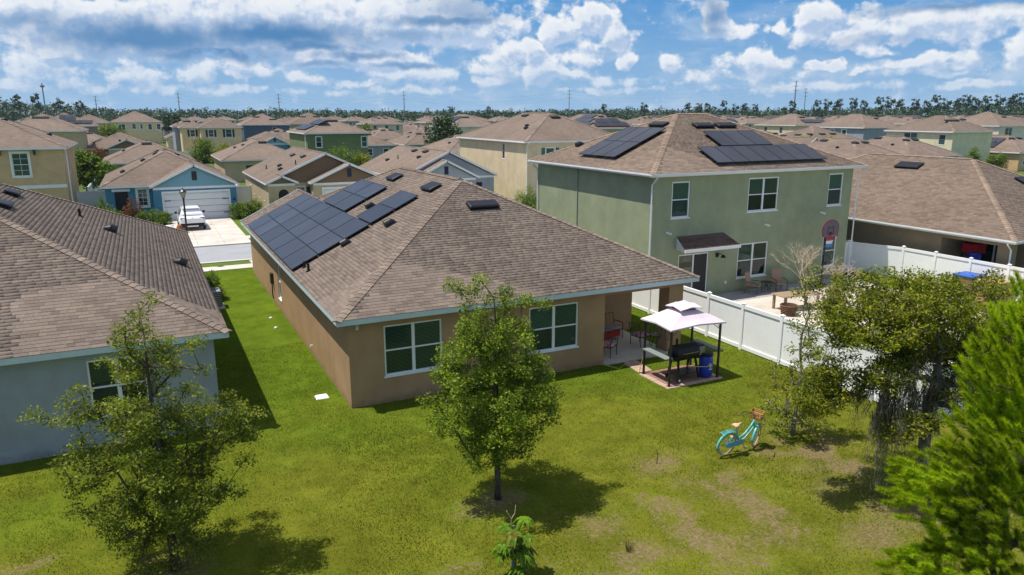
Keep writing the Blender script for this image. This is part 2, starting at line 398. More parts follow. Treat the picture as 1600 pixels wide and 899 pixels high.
def gable_faces_x(x0, x1, y0, y1, ze, p):
    """ridge along x"""
    h = (y1 - y0) / 2; L = h * math.sqrt(1 + p * p); d = x1 - x0
    F = [Face((x0, y0, ze), (1, 0, 0), (0, 1, 0), p, [(0, 0), (d, 0), (d, L), (0, L)]), Face((x1, y1, ze), (-1, 0, 0), (0, -1, 0), p, [(0, 0), (d, 0), (d, L), (0, L)])]
    z = ze + h * p
    return F, [(Vector((x0, y0 + h, z)), Vector((x1, y0 + h, z)))]
def roof_obj(parent, faces, m, thick=.10):
    mb = MB(); mb.uv = []
    for f in faces:
        k = len(mb.v); n = len(f.poly)
        mb.v += [tuple(f.fr(a, b, 0)) for a, b in f.poly]; mb.f.append(tuple(range(k, k + n))); mb.uv += [(a, b) for a, b in f.poly]
    return mb.build('roof', m, parent)
def caps(parent, lines, m=None, single=False, w=.15, step=.22):
    """bent cap shingles along hips and ridge, each lapping the next"""
    m = m or M_CAP; mb = MB(); shared = None
    for a, b in lines:
        a = a.copy(); b = b.copy(); d = b - a; L = d.length; d.normalize()
        s = d.cross(Vector((0, 0, 1))).normalized(); n = s.cross(d).normalized()
        if n.z < 0: n = -n
        flat = abs(d.z) < .05; drop = (.05 if flat else .035)
        k = int(L / step)
        for i in range(k):
            p = a + d * (i * step)
            fr = Fr(p, d, s, n)
            prof = lambda q, lift: [(q, -w, -drop + lift), (q, 0, .012 + lift), (q, w, -drop + lift)]
            P = prof(-.01, .030) + prof(step, .012) + [(-.01, -w, -drop), (-.01, 0, -.005), (-.01, w, -drop)]
            fs = [(0, 1, 4, 3), (1, 2, 5, 4), (0, 6, 7, 1), (1, 7, 8, 2)]
            if single:
                key = flat
                if shared is None: shared = {}
                if key not in shared:
                    me = bpy.data.meshes.new('ridge_cap'); me.from_pydata(P, [], fs); me.materials.append(m); shared[key] = me
                o = bpy.data.objects.new('ridge_cap', shared[key]); COL.objects.link(o); o.parent = parent
                M = Matrix((( *d, 0), (*s, 0), (*n, 0), (0, 0, 0, 1))).transposed(); M.translation = p - BASE[parent]
                o.matrix_local = M; BASE[o] = BASE[parent]
            else: mb.add([fr(*q) for q in P], fs)
    if not single and mb.v: mb.build('ridge_caps', m, parent, kind='stuff')
def shingles(parent, faces, rng, single=0, m=None, row=.14, clip=None):
    """every tab a thin wedge proud at its butt; the nearest ones are objects of their own"""
    m = m or M_SH; V = []; Fq = []; T = []
    for f in faces:
        vmax = max(p[1] for p in f.poly); n = int(vmax / row)
        for i in range(n):
            v0, v1 = i * row, min((i + 1) * row + .012, vmax - .001)
            l0, l1 = f.lim(v0), f.lim(v1)
            if l0 is None or l1 is None: continue
            u = l0[0] + rng.uniform(-.3, 0)
            while u < l0[1] - .02:
                w = rng.choice((.2, .26, .33, .33, .4)); a, b = u, u + w - .003; u += w
                a0, b0, a1, b1 = max(a, l0[0]), min(b, l0[1]), max(a, l1[0]), min(b, l1[1])
                if b0 - a0 < .03: continue
                if b1 <= a1: a1 = b1 = (max(min(a1, l1[1]), l1[0]))
                full = a0 == a and b0 == b and a1 == a and b1 == b
                th = rng.uniform(.009, .016) * (.36 if f.w.x > .2 else 1)
                T.append((f, a0, b0, a1, b1, v0, v1, th, full))
    camp = Vector((0, 0, 9)); single_set = set()
    if single:
        c = [(((t[0].fr((t[1] + t[2]) / 2, t[5], 0)) - camp).length, i) for i, t in enumerate(T) if t[8]]
        # only those inside the picture
        keep = []
        for d, i in sorted(c):
            p = T[i][0].fr(T[i][1], T[i][5], 0) - camp
            x, y = project(p)
            if 10 < x < 1590 and y < 890 and T[i][0].w.dot(-p) > 0: keep.append(i)
            if len(keep) >= single: break
        single_set = set(keep)
    me = None
    for i, (f, a0, b0, a1, b1, v0, v1, th, full) in enumerate(T):
        if i in single_set:
            if me is None:
                P = [(0, 0, .013), (1, 0, .013), (1, row + .012, .004), (0, row + .012, .004), (0, 0, 0), (1, 0, 0)]
                me = bpy.data.meshes.new('shingle'); me.from_pydata(P, [], [(0, 1, 2, 3), (4, 5, 1, 0), (4, 0, 3), (5, 2, 1)]); me.materials.append(m)
            o = bpy.data.objects.new('shingle', me); COL.objects.link(o); o.parent = parent
            M = Matrix(((*f.u, 0), (*f.v, 0), (*f.w, 0), (0, 0, 0, 1))).transposed(); M = M @ Matrix.Diagonal((b0 - a0, 1, .36 if f.w.x > .2 else 1, 1)); 
            M.translation = f.fr(a0, v0, .002) - BASE[parent]; o.matrix_local = M
            BASE[o] = BASE[parent]
        else:
            k = len(V)
            V += [f.fr(a0, v0, th), f.fr(b0, v0, th), f.fr(b1, v1, .001), f.fr(a1, v1, .001), f.fr(a0, v0, .0005), f.fr(b0, v0, .0005)]
            Fq += [(k, k + 1, k + 2, k + 3), (k + 4, k + 5, k + 1, k), (k + 4, k, k + 3, k + 3), (k + 5, k + 2, k + 1, k + 1)]
    Vn = np.array([tuple(v) for v in V], 'f'); tri = []
    for q in Fq:
        tri.append((q[0], q[1], q[2]))
        if q[3] != q[2]: tri.append((q[0], q[2], q[3]))
    np_mesh('shingles', Vn, np.array(tri), m, parent, kind='stuff')
def project(p):
    f = 1140.; F = Vector((math.sin(YAW) * math.cos(PITCH), math.cos(YAW) * math.cos(PITCH), -math.sin(PITCH)))
    Rt = Vector((math.cos(YAW), -math.sin(YAW), 0)); U = Rt.cross(F); d = p.dot(F)
    if d <= .1: return -9999, -9999
    return 800 + f * p.dot(Rt) / d, 449.5 - f * p.dot(U) / d
def eave_ring(parent, x0, y0, x1, y1, ze, m, h=.17, t=.03, name='fascia', soffit=True):
    mb = MB(); z0, z1 = ze - h, ze - .004
    mb.box(x0, x1, y0, y0 + t, z0, z1); mb.box(x0, x1, y1 - t, y1, z0, z1); mb.box(x0, x0 + t, y0 + t, y1 - t, z0, z1); mb.box(x1 - t, x1, y0 + t, y1 - t, z0, z1)
    mb.build(name, m, parent)
    if soffit:
        s = MB(); q = .42
        z = ze - h + .012
        for a in ((x0 + t, x1 - t, y0 + t, y0 + q), (x0 + t, x1 - t, y1 - q, y1 - t), (x0 + t, x0 + q, y0 + q, y1 - q), (x1 - q, x1 - t, y0 + q, y1 - q)): s.box(*a, z, z + .015)
        s.build('soffit', m, parent)
def gutter(parent, A, B, z, m=None):
    """K-style gutter along an eave; A->B with the outside on the right"""
    m = m or M_WHITE; A = Vector((*A, z)); B = Vector((*B, z)); u = (B - A).normalized(); n = Vector((u.y, -u.x, 0)); L = (B - A).length
    fr = Fr(A, u, n, (0, 0, 1))
    prof = [(0.001, -.12), (.07, -.12), (.11, -.07), (.11, -.005), (.10, -.005), (.10, -.06), (.065, -.105), (.012, -.105), (.012, -.005), (.001, -.005)]
    MB().loft([[fr(0, a, b) for a, b in prof], [fr(L, a, b) for a, b in prof]]).build('gutter', m, parent)
def downspout(parent, x, y, z1, z0, out, m=None, inset=.36):
    """from the gutter back to the wall, then down; out = outward unit vector"""
    o = Vector((*out, 0)); p = Vector((x, y, 0)); r = .045
    pts = [p + o * .05 + Vector((0, 0, z1)), p + o * .05 + Vector((0, 0, z1 - .12)), p - o * (inset - .05) + Vector((0, 0, z1 - .42)), p - o * (inset - .05) + Vector((0, 0, z0 + .2)), p - o * (inset - .2) + Vector((0, 0, z0 + .06))]
    MB().tube(pts, r, 4).build('downspout', m or M_WHITE, parent)
def fbox(mb, f, u, v, w0, du, dv, dw): mb.box(u - du / 2, u + du / 2, v - dv / 2, v + dv / 2, w0, w0 + dw, f.fr)
def roof_vent(parent, f, u, v, L=1.1, D=.55, m=None):
    """low black ridge-style vent standing off the slope"""
    mb = MB(); fr = f.fr; v = min(v, max(p[1] for p in f.poly) - .35)
    mb.box(u - L / 2, u + L / 2, v - D / 2, v + D / 2, .02, .05, fr); 
    mb.box(u - L / 2 + .06, u + L / 2 - .06, v - D / 2 + .05, v + D / 2 - .08, .05, .10, fr)
    rg = [[fr(u - L / 2, v - D / 2, .10), fr(u + L / 2, v - D / 2, .10), fr(u + L / 2, v + D / 2, .10), fr(u - L / 2, v + D / 2, .10)],
          [fr(u - L / 2, v - D / 2, .15), fr(u + L / 2, v - D / 2, .15), fr(u + L / 2, v + D / 2, .12), fr(u - L / 2, v + D / 2, .12)],
          [fr(u - L / 2 + .06, v - D / 2 + .06, .185), fr(u + L / 2 - .06, v - D / 2 + .06, .185), fr(u + L / 2 - .06, v + D / 2 - .06, .14), fr(u - L / 2 + .06, v + D / 2 - .06, .14)]]
    mb.loft(rg); return mb.build('roof_vent', m or M_BLACK, parent)
def dome_vent(parent, f, u, v, s=1.):
    mb = MB(); fr = f.fr; o = fr(u, v, 0); up = Fr(o, f.u, Vector((0, 0, 1)).cross(f.u), (0, 0, 1))
    mb.box(u - .17 * s, u + .17 * s, v - .17 * s, v + .2 * s, .01, .035, fr)
    n = 10; rings = []
    for i in range(n + 1):
        a = math.pi * i / n; rings.append([fr(u + .15 * s * math.cos(a), v + k, .03 + .20 * s * math.sin(a)) for k in (-.16 * s, .12 * s)] )
    mb.loft([[fr(u + .15 * s * math.cos(math.pi * i / n), v - .17 * s, .03 + .2 * s * math.sin(math.pi * i / n)) for i in range(n + 1)],
             [fr(u + .15 * s * math.cos(math.pi * i / n), v + .05 * s, .03 + .19 * s * math.sin(math.pi * i / n)) for i in range(n + 1)],
             [fr(u + .10 * s * math.cos(math.pi * i / n), v + .18 * s, .03 + .08 * s * math.sin(math.pi * i / n)) for i in range(n + 1)]])
    return mb.build('dome_vent', M_BLACK, parent)
def pipe_vent(parent, f, u, v, h=.35, r=.05):
    p = f.fr(u, v, 0)
    mb = MB().tube([p, p + Vector((0, 0, h))], r, 8); mb.tube([p + f.w * .01, p + f.w * .05], r * 1.9, 8); return mb.build('vent_pipe', M_BLACK, parent)
def solar(parent, f, u0, v0, nu, nv, pw, ph, skip=(), gap=.02, h=.10):
    """array on roof face f: panels pw x ph, one object each with its frame"""
    for i in range(nu):
        for j in range(nv):
            if (i, j) in skip: continue
            a, b = u0 + i * pw, v0 + j * ph
            c = MB().box(a + gap, a + pw - gap, b + gap, b + ph - gap, h + .012, h + .036, f.fr).build('solar_panel', M_CELL, parent)
            mb = MB(); t = .022; A, B, Cc, D = a + gap / 2, a + pw - gap / 2, b + gap / 2, b + ph - gap / 2
            mb.box(A, B, Cc, Cc + t, h, h + .042, f.fr); mb.box(A, B, D - t, D, h, h + .042, f.fr); mb.box(A, A + t, Cc + t, D - t, h, h + .042, f.fr); mb.box(B - t, B, Cc + t, D - t, h, h + .042, f.fr)
            mb.build('panel_frame', M_PFR, c)
    r = MB()
    for j in range(nv):
        if all((i, j) in skip for i in range(nu)): continue
        ii = [i for i in range(nu) if (i, j) not in skip]
        for q in (.22, .78): r.box(u0 + min(ii) * pw + .03, u0 + (max(ii) + 1) * pw - .03, v0 + (j + q) * ph - .02, v0 + (j + q) * ph + .02, .03, h - .002, f.fr)
    r.build('mounting_rail', M_PFR, parent)

# ------------------------------------------------------------ walls and openings
class Wall:
    """segment A->B seen from outside left to right; local (u, d outward, z)"""
    def __init__(s, A, B): 
        s.A = Vector((*A, 0)); s.B = Vector((*B, 0)); s.L = (s.B - s.A).length; s.u = (s.B - s.A).normalized(); s.n = Vector((s.u.y, -s.u.x, 0)); s.fr = Fr(s.A, s.u, s.n, (0, 0, 1))
    def sheet(s, mb, z0, z1, ops=(), t=.14):
        us = sorted({0, s.L, *[o[0] for o in ops], *[o[1] for o in ops]}); zs = sorted({z0, z1, *[o[2] for o in ops], *[o[3] for o in ops]})
        for a, b in zip(us, us[1:]):
            for c, d in zip(zs, zs[1:]):
                if any(o[0] - 1e-6 <= a and b <= o[1] + 1e-6 and o[2] - 1e-6 <= c and d <= o[3] + 1e-6 for o in ops): continue
                mb.add([s.fr(a, 0, c), s.fr(b, 0, c), s.fr(b, 0, d), s.fr(a, 0, d)], [(0, 1, 2, 3)])
        for (a, b, c, d) in [o[:4] for o in ops]:
            for p, q in (((a, c), (b, c)), ((b, c), (b, d)), ((b, d), (a, d)), ((a, d), (a, c))):
                mb.add([s.fr(p[0], 0, p[1]), s.fr(q[0], 0, q[1]), s.fr(q[0], -t, q[1]), s.fr(p[0], -t, p[1])], [(0, 1, 2, 3)])
def window(parent, W_, u0, u1, z0, z1, cols=1, rows=2, m=None, fr=.055, trim=0., grid=False, blind=False, far=False, sash=True, shut=None, glass=None, trim_m=None):
    m = m or M_WHITE; F = W_.fr; mb = MB(); d0, d1 = -.11, -.035
    b = mb.box
    b(u0, u1, d0, d1, z0, z0 + fr, F); b(u0, u1, d0, d1, z1 - fr, z1, F); b(u0, u0 + fr, d0, d1, z0 + fr, z1 - fr, F); b(u1 - fr, u1, d0, d1, z0 + fr, z1 - fr, F)
    cw = (u1 - u0) / cols
    for i in range(1, cols): b(u0 + cw * i - .05, u0 + cw * i + .05, d0 + .002, d1 + .004, z0 + fr, z1 - fr, F)
    rh = (z1 - z0) / rows
    for j in range(1, rows):
        for i in range(cols):
            b(u0 + cw * i + (fr if i == 0 else .05), u0 + cw * (i + 1) - (fr if i == cols - 1 else .05), d0 + .004, d1 - .004, z0 + rh * j - .022, z0 + rh * j + .022, F)
    if trim: 
        tb = MB(); t = trim
        for a in ((u0 - t, u1 + t, z1, z1 + t), (u0 - t, u1 + t, z0 - t, z0), (u0 - t, u0, z0, z1), (u1, u1 + t, z0, z1)): tb.box(a[0], a[1], .002, .04, a[2], a[3], F)
        mb.v, mb.f = mb.v, mb.f
    else:                                            # a thin cast sill
        b(u0 - .04, u1 + .04, -.034, .03, z0 - .05, z0 + .002, F)
    w = mb.build('window', m, parent)
    if trim: tb.build('window_trim', trim_m or M_WHITE, w)
    g = glass or (M_GLASSC if blind else M_GLASS)
    for i in range(cols):
        for j in range(rows):
            a0, a1 = u0 + cw * i + .03, u0 + cw * (i + 1) - .03; c0, c1 = z0 + rh * j + .01, z0 + rh * (j + 1) - .01
            p = MB().add([F(a0, -.075, c0), F(a1, -.075, c0), F(a1, -.075, c1), F(a0, -.075, c1)], [(0, 1, 2, 3)]).build('pane', g, w)
    if grid:
        gb = MB()
        for i in range(cols):
            c = u0 + cw * (i + .5); gb.box(c - .012, c + .012, -.074, -.062, z0 + fr, z1 - fr, F)
            for j in range(rows):
                c2 = z0 + rh * (j + .5); gb.box(u0 + cw * i + .05, u0 + cw * (i + 1) - .05, -.073, -.061, c2 - .012, c2 + .012, F)
        gb.build('glazing_bars', m, w)
    if blind:
        bl = MB(); z = z1 - fr
        zend = z0 + fr if blind == 'full' else z0 + (z1 - z0) * blind
        while z > zend:
            bl.add([F(u0 + .06, -.10, z), F(u1 - .06, -.10, z), F(u1 - .06, -.125, z - .035), F(u0 + .06, -.125, z - .035)], [(0, 1, 2, 3)]); z -= .045
        bl.build('blind', M_BLIND, w)
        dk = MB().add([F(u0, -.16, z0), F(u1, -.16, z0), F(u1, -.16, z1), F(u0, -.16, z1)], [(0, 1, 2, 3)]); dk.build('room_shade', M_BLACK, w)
    if shut:
        for s_ in (-1, 1):
            a = u0 - .42 - trim if s_ < 0 else u1 + .04 + trim
            sb = MB().box(a, a + .38, .003, .04, z0, z1, F)
            for k in range(2):
                sb.box(a + .05, a + .33, .04, .052, z0 + .08 + k * (z1 - z0) / 2, z0 - .06 + (k + 1) * (z1 - z0) / 2, F)
            sb.build('shutter', shut, w)
    return w
def shell(parent, x0, y0, x1, y1, z0, z1, m, ops={}, name='wall'):
    """four outer wall sheets of a rectangular block, ops by side f(ront -y) r b l: (u0,u1,z0,z1)"""
    mb = MB(); W_ = {'f': Wall((x0, y0), (x1, y0)), 'r': Wall((x1, y0), (x1, y1)), 'b': Wall((x1, y1), (x0, y1)), 'l': Wall((x0, y1), (x0, y0))}
    for k, w in W_.items(): w.sheet(mb, z0, z1, ops.get(k, ()))
    mb.build(name, m, parent); return W_
def gable_wall(parent, x0, x1, y, ze, p, m, out=-1, lap=0, name='gable_wall'):
    """triangle under a gable, optionally with lapped siding boards"""
    h = (x1 - x0) / 2
    if not lap:
        return MB().add([(x0, y, ze), (x1, y, ze), ((x0 + x1) / 2, y, ze + h * p)], [(0, 1, 2)]).build(name, m, parent)
    mb = MB(); z = ze
    while z < ze + h * p - .05:
        z2 = min(z + lap, ze + h * p - .01); a = (z - ze) / p; b = (z2 - ze) / p
        mb.add([(x0 + a, y + out * .03, z), (x1 - a, y + out * .03, z), (x1 - b, y + out * .006, z2), (x0 + b, y + out * .006, z2), (x0 + a, y, z), (x1 - a, y, z)], [(0, 1, 2, 3), (4, 5, 1, 0)]); z = z2
    return mb.build(name, m, parent)
def rakes(parent, x0, x1, y, ze, p, m, t=.16, out=-1, name='rake_board'):
    h = (x1 - x0) / 2; xm = (x0 + x1) / 2; za = ze + h * p; mb = MB()
    for s_, xa in ((1, x0), (-1, x1)):
        a, b = Vector((xa, y, ze)), Vector((xm, y, za)); d = (b - a).normalized(); n = Vector((-d.z * s_, 0, abs(d.x))).normalized() if False else Vector((0, 1, 0)).cross(d); 
        if n.z < 0: n = -n
        fr = Fr(a, d, (0, 1, 0), n); mb.box(0, (b - a).length, -.03, .03, -t, .03, fr)
    return mb.build(name, m, parent)
# ------------------------------------------------------------ ground
def vnoise(x, y, sc, seed=0, oct=4):
    rs = np.random.RandomState(seed); tab = rs.rand(256, 256); out = 0; amp = 1; tot = 0
    for o in range(oct):
        xx, yy = x * sc * 2 ** o, y * sc * 2 ** o; i, j = np.floor(xx).astype(int), np.floor(yy).astype(int); fx, fy = xx - i, yy - j
        fx = fx * fx * (3 - 2 * fx); fy = fy * fy * (3 - 2 * fy); g = lambda a, b: tab[a % 256, b % 256]
        v = (g(i, j) * (1 - fx) + g(i + 1, j) * fx) * (1 - fy) + (g(i, j + 1) * (1 - fx) + g(i + 1, j + 1) * fx) * fy
        out = out + v * amp; tot += amp; amp *= .55
    return out / tot
DIRT = [(11.4, 14.1, .9, .8), (8.4, 12.2, .7, .7), (8.45, 11.05, .8, .8), (8.0, 10.7, .6, .7), (11.7, 12.95, .7, .5), (13, 12.7, .5, .5), (12, 11.9, .7, .5), (6.6, 14.3, 1.1, .9), (4.6, 12.3, .5, .6), (5.2, 12.1, .4, .7),
        (-3.1, 16.3, .6, .6), (11.3, 10.2, 1.0, .6), (14.7, 12.2, .9, .55), (14.2, 11, 1.1, .6), (7.6, 13.2, .6, .4), (-1.8, 21.0, .6, .3), (7.5, 12.3, .4, .5), (9.1, 10.8, .6, .6), (13.5, 9.4, 1.4, .7), (-.2, 14.8, .8, .7), (10, 9.8, .9, .5), (16.2, 14.4, .8, .5), (15.2, 9.5, 1.6, .8), (10.4, 12.1, .5, .45), (9.8, 13.1, .4, .4)]
def dirt_at(x, y):
    base = 0
    wx = x + (vnoise(x, y, 1.1, 5) - .5) * 1.6; wy = y + (vnoise(x, y, 1.1, 6) - .5) * 1.2
    for (cx, cy, r, w) in DIRT: base = np.maximum(base, w * np.clip(1.25 - np.hypot(wx - cx, (wy - cy) * 1.3) / r, 0, 1))
    zone = np.clip((x - 5.5) / 4, 0, 1) * np.clip((15.6 - y) / 2.6, 0, 1)
    zone = np.maximum(zone, .8 * np.clip((14.0 - y) / 3, 0, 1) * np.clip((x - 3) / 3, 0, 1))
    zone = np.maximum(zone, .35 * np.clip((17.5 - y) / 3, 0, 1) * np.clip((3 - x) / 4, 0, 1))
    n = vnoise(x, y, .9, 11, 5); n2 = vnoise(x, y, 3.1, 12, 3)
    spots = np.clip((n - .50) * 5, 0, 1) * zone * .8 + np.clip((n2 - .62) * 5, 0, 1) * zone * .6
    return np.clip(np.maximum(base, spots), 0, 1)
def lawn_material():
    m = bpy.data.materials.new('lawn'); m.use_nodes = True; t = NT(m.node_tree); b = t.n['Principled BSDF']
    b.inputs['Roughness'].default_value = 1; b.inputs['Specular IOR Level'].default_value = .0
    pos = t.node('ShaderNodeNewGeometry').outputs['Position']
    at = t.node('ShaderNodeAttribute', attribute_name='dirt'); dirt = at.outputs['Fac']
    sep = t.node('ShaderNodeSeparateXYZ'); t.l.new(pos, sep.inputs[0])
    big = t.rng(t.noise(pos, .22, 4, .6), .35, .65)
    mid = t.rng(t.noise(pos, 1.6, 5, .65), .32, .68)
    fine = t.rng(t.noise(pos, 14, 4, .75), .3, .7)
    vfine = t.rng(t.noise(pos, 55, 2, .7), .3, .7, .6, 1.4)
    lush = t.rng(sep.outputs[1], 15, 24, 0., 1.)
    g1 = t.mix(mid, (.088, .110, .006), (.145, .156, .012))
    g2 = t.mix(mid, (.048, .105, .003), (.085, .155, .006))
    g = t.mix(t.m('MULTIPLY_ADD', t.m('SUBTRACT', big, .5), .8, lush, clamp=True), g1, g2)
    g = t.mix(t.m('MULTIPLY', fine, .35), g, (.20, .19, .045)); g = t.v('SCALE', g, scale=t.rng(t.noise(pos, .55, 5, .7), .36, .64, .80, 1.16))
    g = t.v('SCALE', g, scale=vfine)
    d = t.mix(fine, (.11, .085, .035), (.27, .20, .115)); d = t.v('SCALE', d, scale=t.rng(vfine, .6, 1.4, .8, 1.15))
    df = t.m('MULTIPLY', t.rng(t.m('ADD', dirt, t.m('MULTIPLY', t.m('SUBTRACT', fine, .5), .9)), .28, .88), .92)
    c = t.mix(df, g, d)
    t.put(b.inputs['Base Color'], c)
    bn = t.node('ShaderNodeBump'); bn.inputs['Strength'].default_value = .8; bn.inputs['Distance'].default_value = .04
    t.put(bn.inputs['Height'], t.noise(pos, 24, 5, .75)); t.l.new(bn.outputs[0], b.inputs['Normal'])
    return m
M_LAWN = lawn_material()
def build_ground():
    g = MB().add([(-1500, -60, 0), (2600, -60, 0), (2600, 2600, 0), (-1500, 2600, 0)], [(0, 1, 2, 3)])
    fm = mat('far_grass', (.075, .11, .018), .95, .35, .05, .4, 6); o = g.build('ground', fm); o['kind'] = 'structure'
    nx, ny = 330, 330; xs = np.linspace(-22, 44, nx); ys = np.linspace(0, 45.2, ny); X, Y = np.meshgrid(xs, ys)
    Z = .012 + .05 * (vnoise(X, Y, .35, 3, 3) - .5) * np.clip((21 - Y) / 3, 0, 1) + .004; Z = np.maximum(Z, .006)
    V = np.stack([X.ravel(), Y.ravel(), Z.ravel()], 1)
    i = np.arange(nx * ny).reshape(ny, nx); Fq = np.stack([i[:-1, :-1].ravel(), i[:-1, 1:].ravel(), i[1:, 1:].ravel(), i[1:, :-1].ravel()], 1)
    o = np_mesh('lawn', V, Fq, M_LAWN, kind='structure', smooth=True)
    a = o.data.attributes.new('dirt', 'FLOAT', 'POINT'); a.data.foreach_set('value', dirt_at(X, Y).ravel().astype('f'))
    # mown blades, thin where the soil shows
    rs = np.random.RandomState(4); N = 520000
    x = rs.uniform(-9, 22, N); y = 5.5 + rs.rand(N) ** 1.2 * 23.5
    D = dirt_at(x, y); n = vnoise(x, y, 2.6, 21, 3)
    k = (rs.rand(N) > D * 1.35) & (n + rs.rand(N) * .35 > .52)
    k &= ~((x > 5) & (x < 18) & (y > 21.2)) & ~((x < 1.2) & (y > 21.7)) & ~(x > 20.1) & ~((x > 14.8) & (x < 17.4) & (y > 18.2) & (y < 19.9))
    fx = 1140 * .64; depth = x * math.sin(YAW) + y * math.cos(YAW)
    lat = x * math.cos(YAW) - y * math.sin(YAW); k &= np.abs(lat / np.maximum(depth, 1)) < .78
    x, y = x[k], y[k]; N = len(x)
    h = rs.uniform(.025, .06, N); a = rs.rand(N) * 6.283; w = rs.uniform(.006, .013, N); ln = rs.uniform(.3, 1.0, N) * h; b = rs.rand(N) * 6.283
    P = np.empty((N, 3, 3), 'f'); P[:, 0] = np.stack([x - np.cos(a) * w, y - np.sin(a) * w, np.full(N, .004)], 1); P[:, 1] = np.stack([x + np.cos(a) * w, y + np.sin(a) * w, np.full(N, .004)], 1)
    P[:, 2] = np.stack([x + np.cos(b) * ln, y + np.sin(b) * ln, h + .01], 1)
    mg = leaf_mat('grass_blade', (.070, .112, .004), (.115, .160, .007), (.20, .195, .02), .35, 1.)
    o = np_mesh('grass', P.reshape(-1, 3), np.arange(N * 3).reshape(N, 3), mg, kind='stuff'); tag(o, 'short mown grass blades over the back lawn', 'grass')
    print('blades', N)
build_ground()
def sheet(name, x0, y0, x1, y1, z, m, kind='structure'):
    return MB().box(x0, x1, y0, y1, z - .3, z).build(name, m, kind=kind)
M_ASPH = mat('asphalt', (.30, .31, .33), .9, .08, .8, .4, 60)
M_SIDE = mat('sidewalk_concrete', (.54, .50, .45), .9, .08, 1.2, .3, 40)
M_DRIVE = mat('driveway_concrete', (.52, .48, .43), .9, .17, .5, .3, 40)
def build_streets():
    r = sheet('road', -80, 47.9, 300, 54.1, .018, M_ASPH)
    for y0, y1, nm in ((47.6, 47.9, 'kerb'), (54.1, 54.45, 'kerb')):
        MB().box(-80, 300, y0, y1, -.2, .10).build(nm, M_SIDE, kind='structure')
    s = MB(); x = -40.
    while x < 120: s.box(x, x + 1.49, 45.25, 46.5, -.2, .05); x += 1.5
    s.build('sidewalk', M_SIDE, kind='structure')
    s = MB(); x = -40.
    while x < 120:
        s.box(x, x + 1.49, 56.4, 57.7, -.2, .05); x += 1.5
    s.build('sidewalk', M_SIDE, kind='structure')
    lawn2 = mat('front_lawn', (.085, .135, .012), .95, .25, .8, .7, 20)
    MB().box(-80, 300, 54.46, 68, -.2, .03).build('front_lawn', lawn2, kind='structure')
    # verge between sidewalk and road, with our house's own drive crossing it
    MB().box(-80, 300, 46.5, 47.6, -.2, .04).build('verge', lawn2, kind='structure')
    d = MB()
    for x0 in (1.1, 2.85, 4.6):
        for y0, y1 in ((54.46, 57.3), (57.32, 60.9), (60.92, 64.5), (64.52, 69.05)): d.box(x0, x0 + 1.73, y0, y1, -.2, .065)
    d.build('driveway', M_DRIVE, kind='structure')
    d = MB()
    for y0, y1 in ((43.0, 45.24), (45.26, 46.49), (46.51, 47.62)): d.box(5.3, 10.8, y0, y1, -.2, .062)
    d.build('driveway', M_DRIVE, kind='structure')
    for x0 in (14.2, 26.0, 36, 50): MB().box(x0, x0 + 5.2, 54.46, 69, -.2, .064).build('driveway', M_DRIVE, kind='structure')
    # pale paver and sand yard behind the green house
    ps = mat('sand_yard', (.52, .47, .41), .95, .14, .9, .6, 18)
    MB().box(21.2, 34.7, 19.2, 26.2, -.2, .028).build('sand_yard', ps, kind='structure')
    MB().box(20.35, 36.5, 12.9, 19.18, -.2, .024).build('dry_yard', mat('dry_sandy_grass', (.33, .32, .20), .95, .3, .6, .5, 14), kind='structure')
    pb = mat('grey_paver', (.36, .34, .34), .9, .1, 1.5, .3, 30); p = MB(); rng = random.Random(3)
    y = 26.2
    while y < 27.6:
        x = 21.3 + (.2 if int(y * 5) % 2 else 0)
        while x < 34.4: p.box(x, x + .39, y, y + .22, -.1, .036 + rng.uniform(0, .006)); x += .4
        y += .23
    p.build('paver_strip', pb, kind='structure')
build_streets()

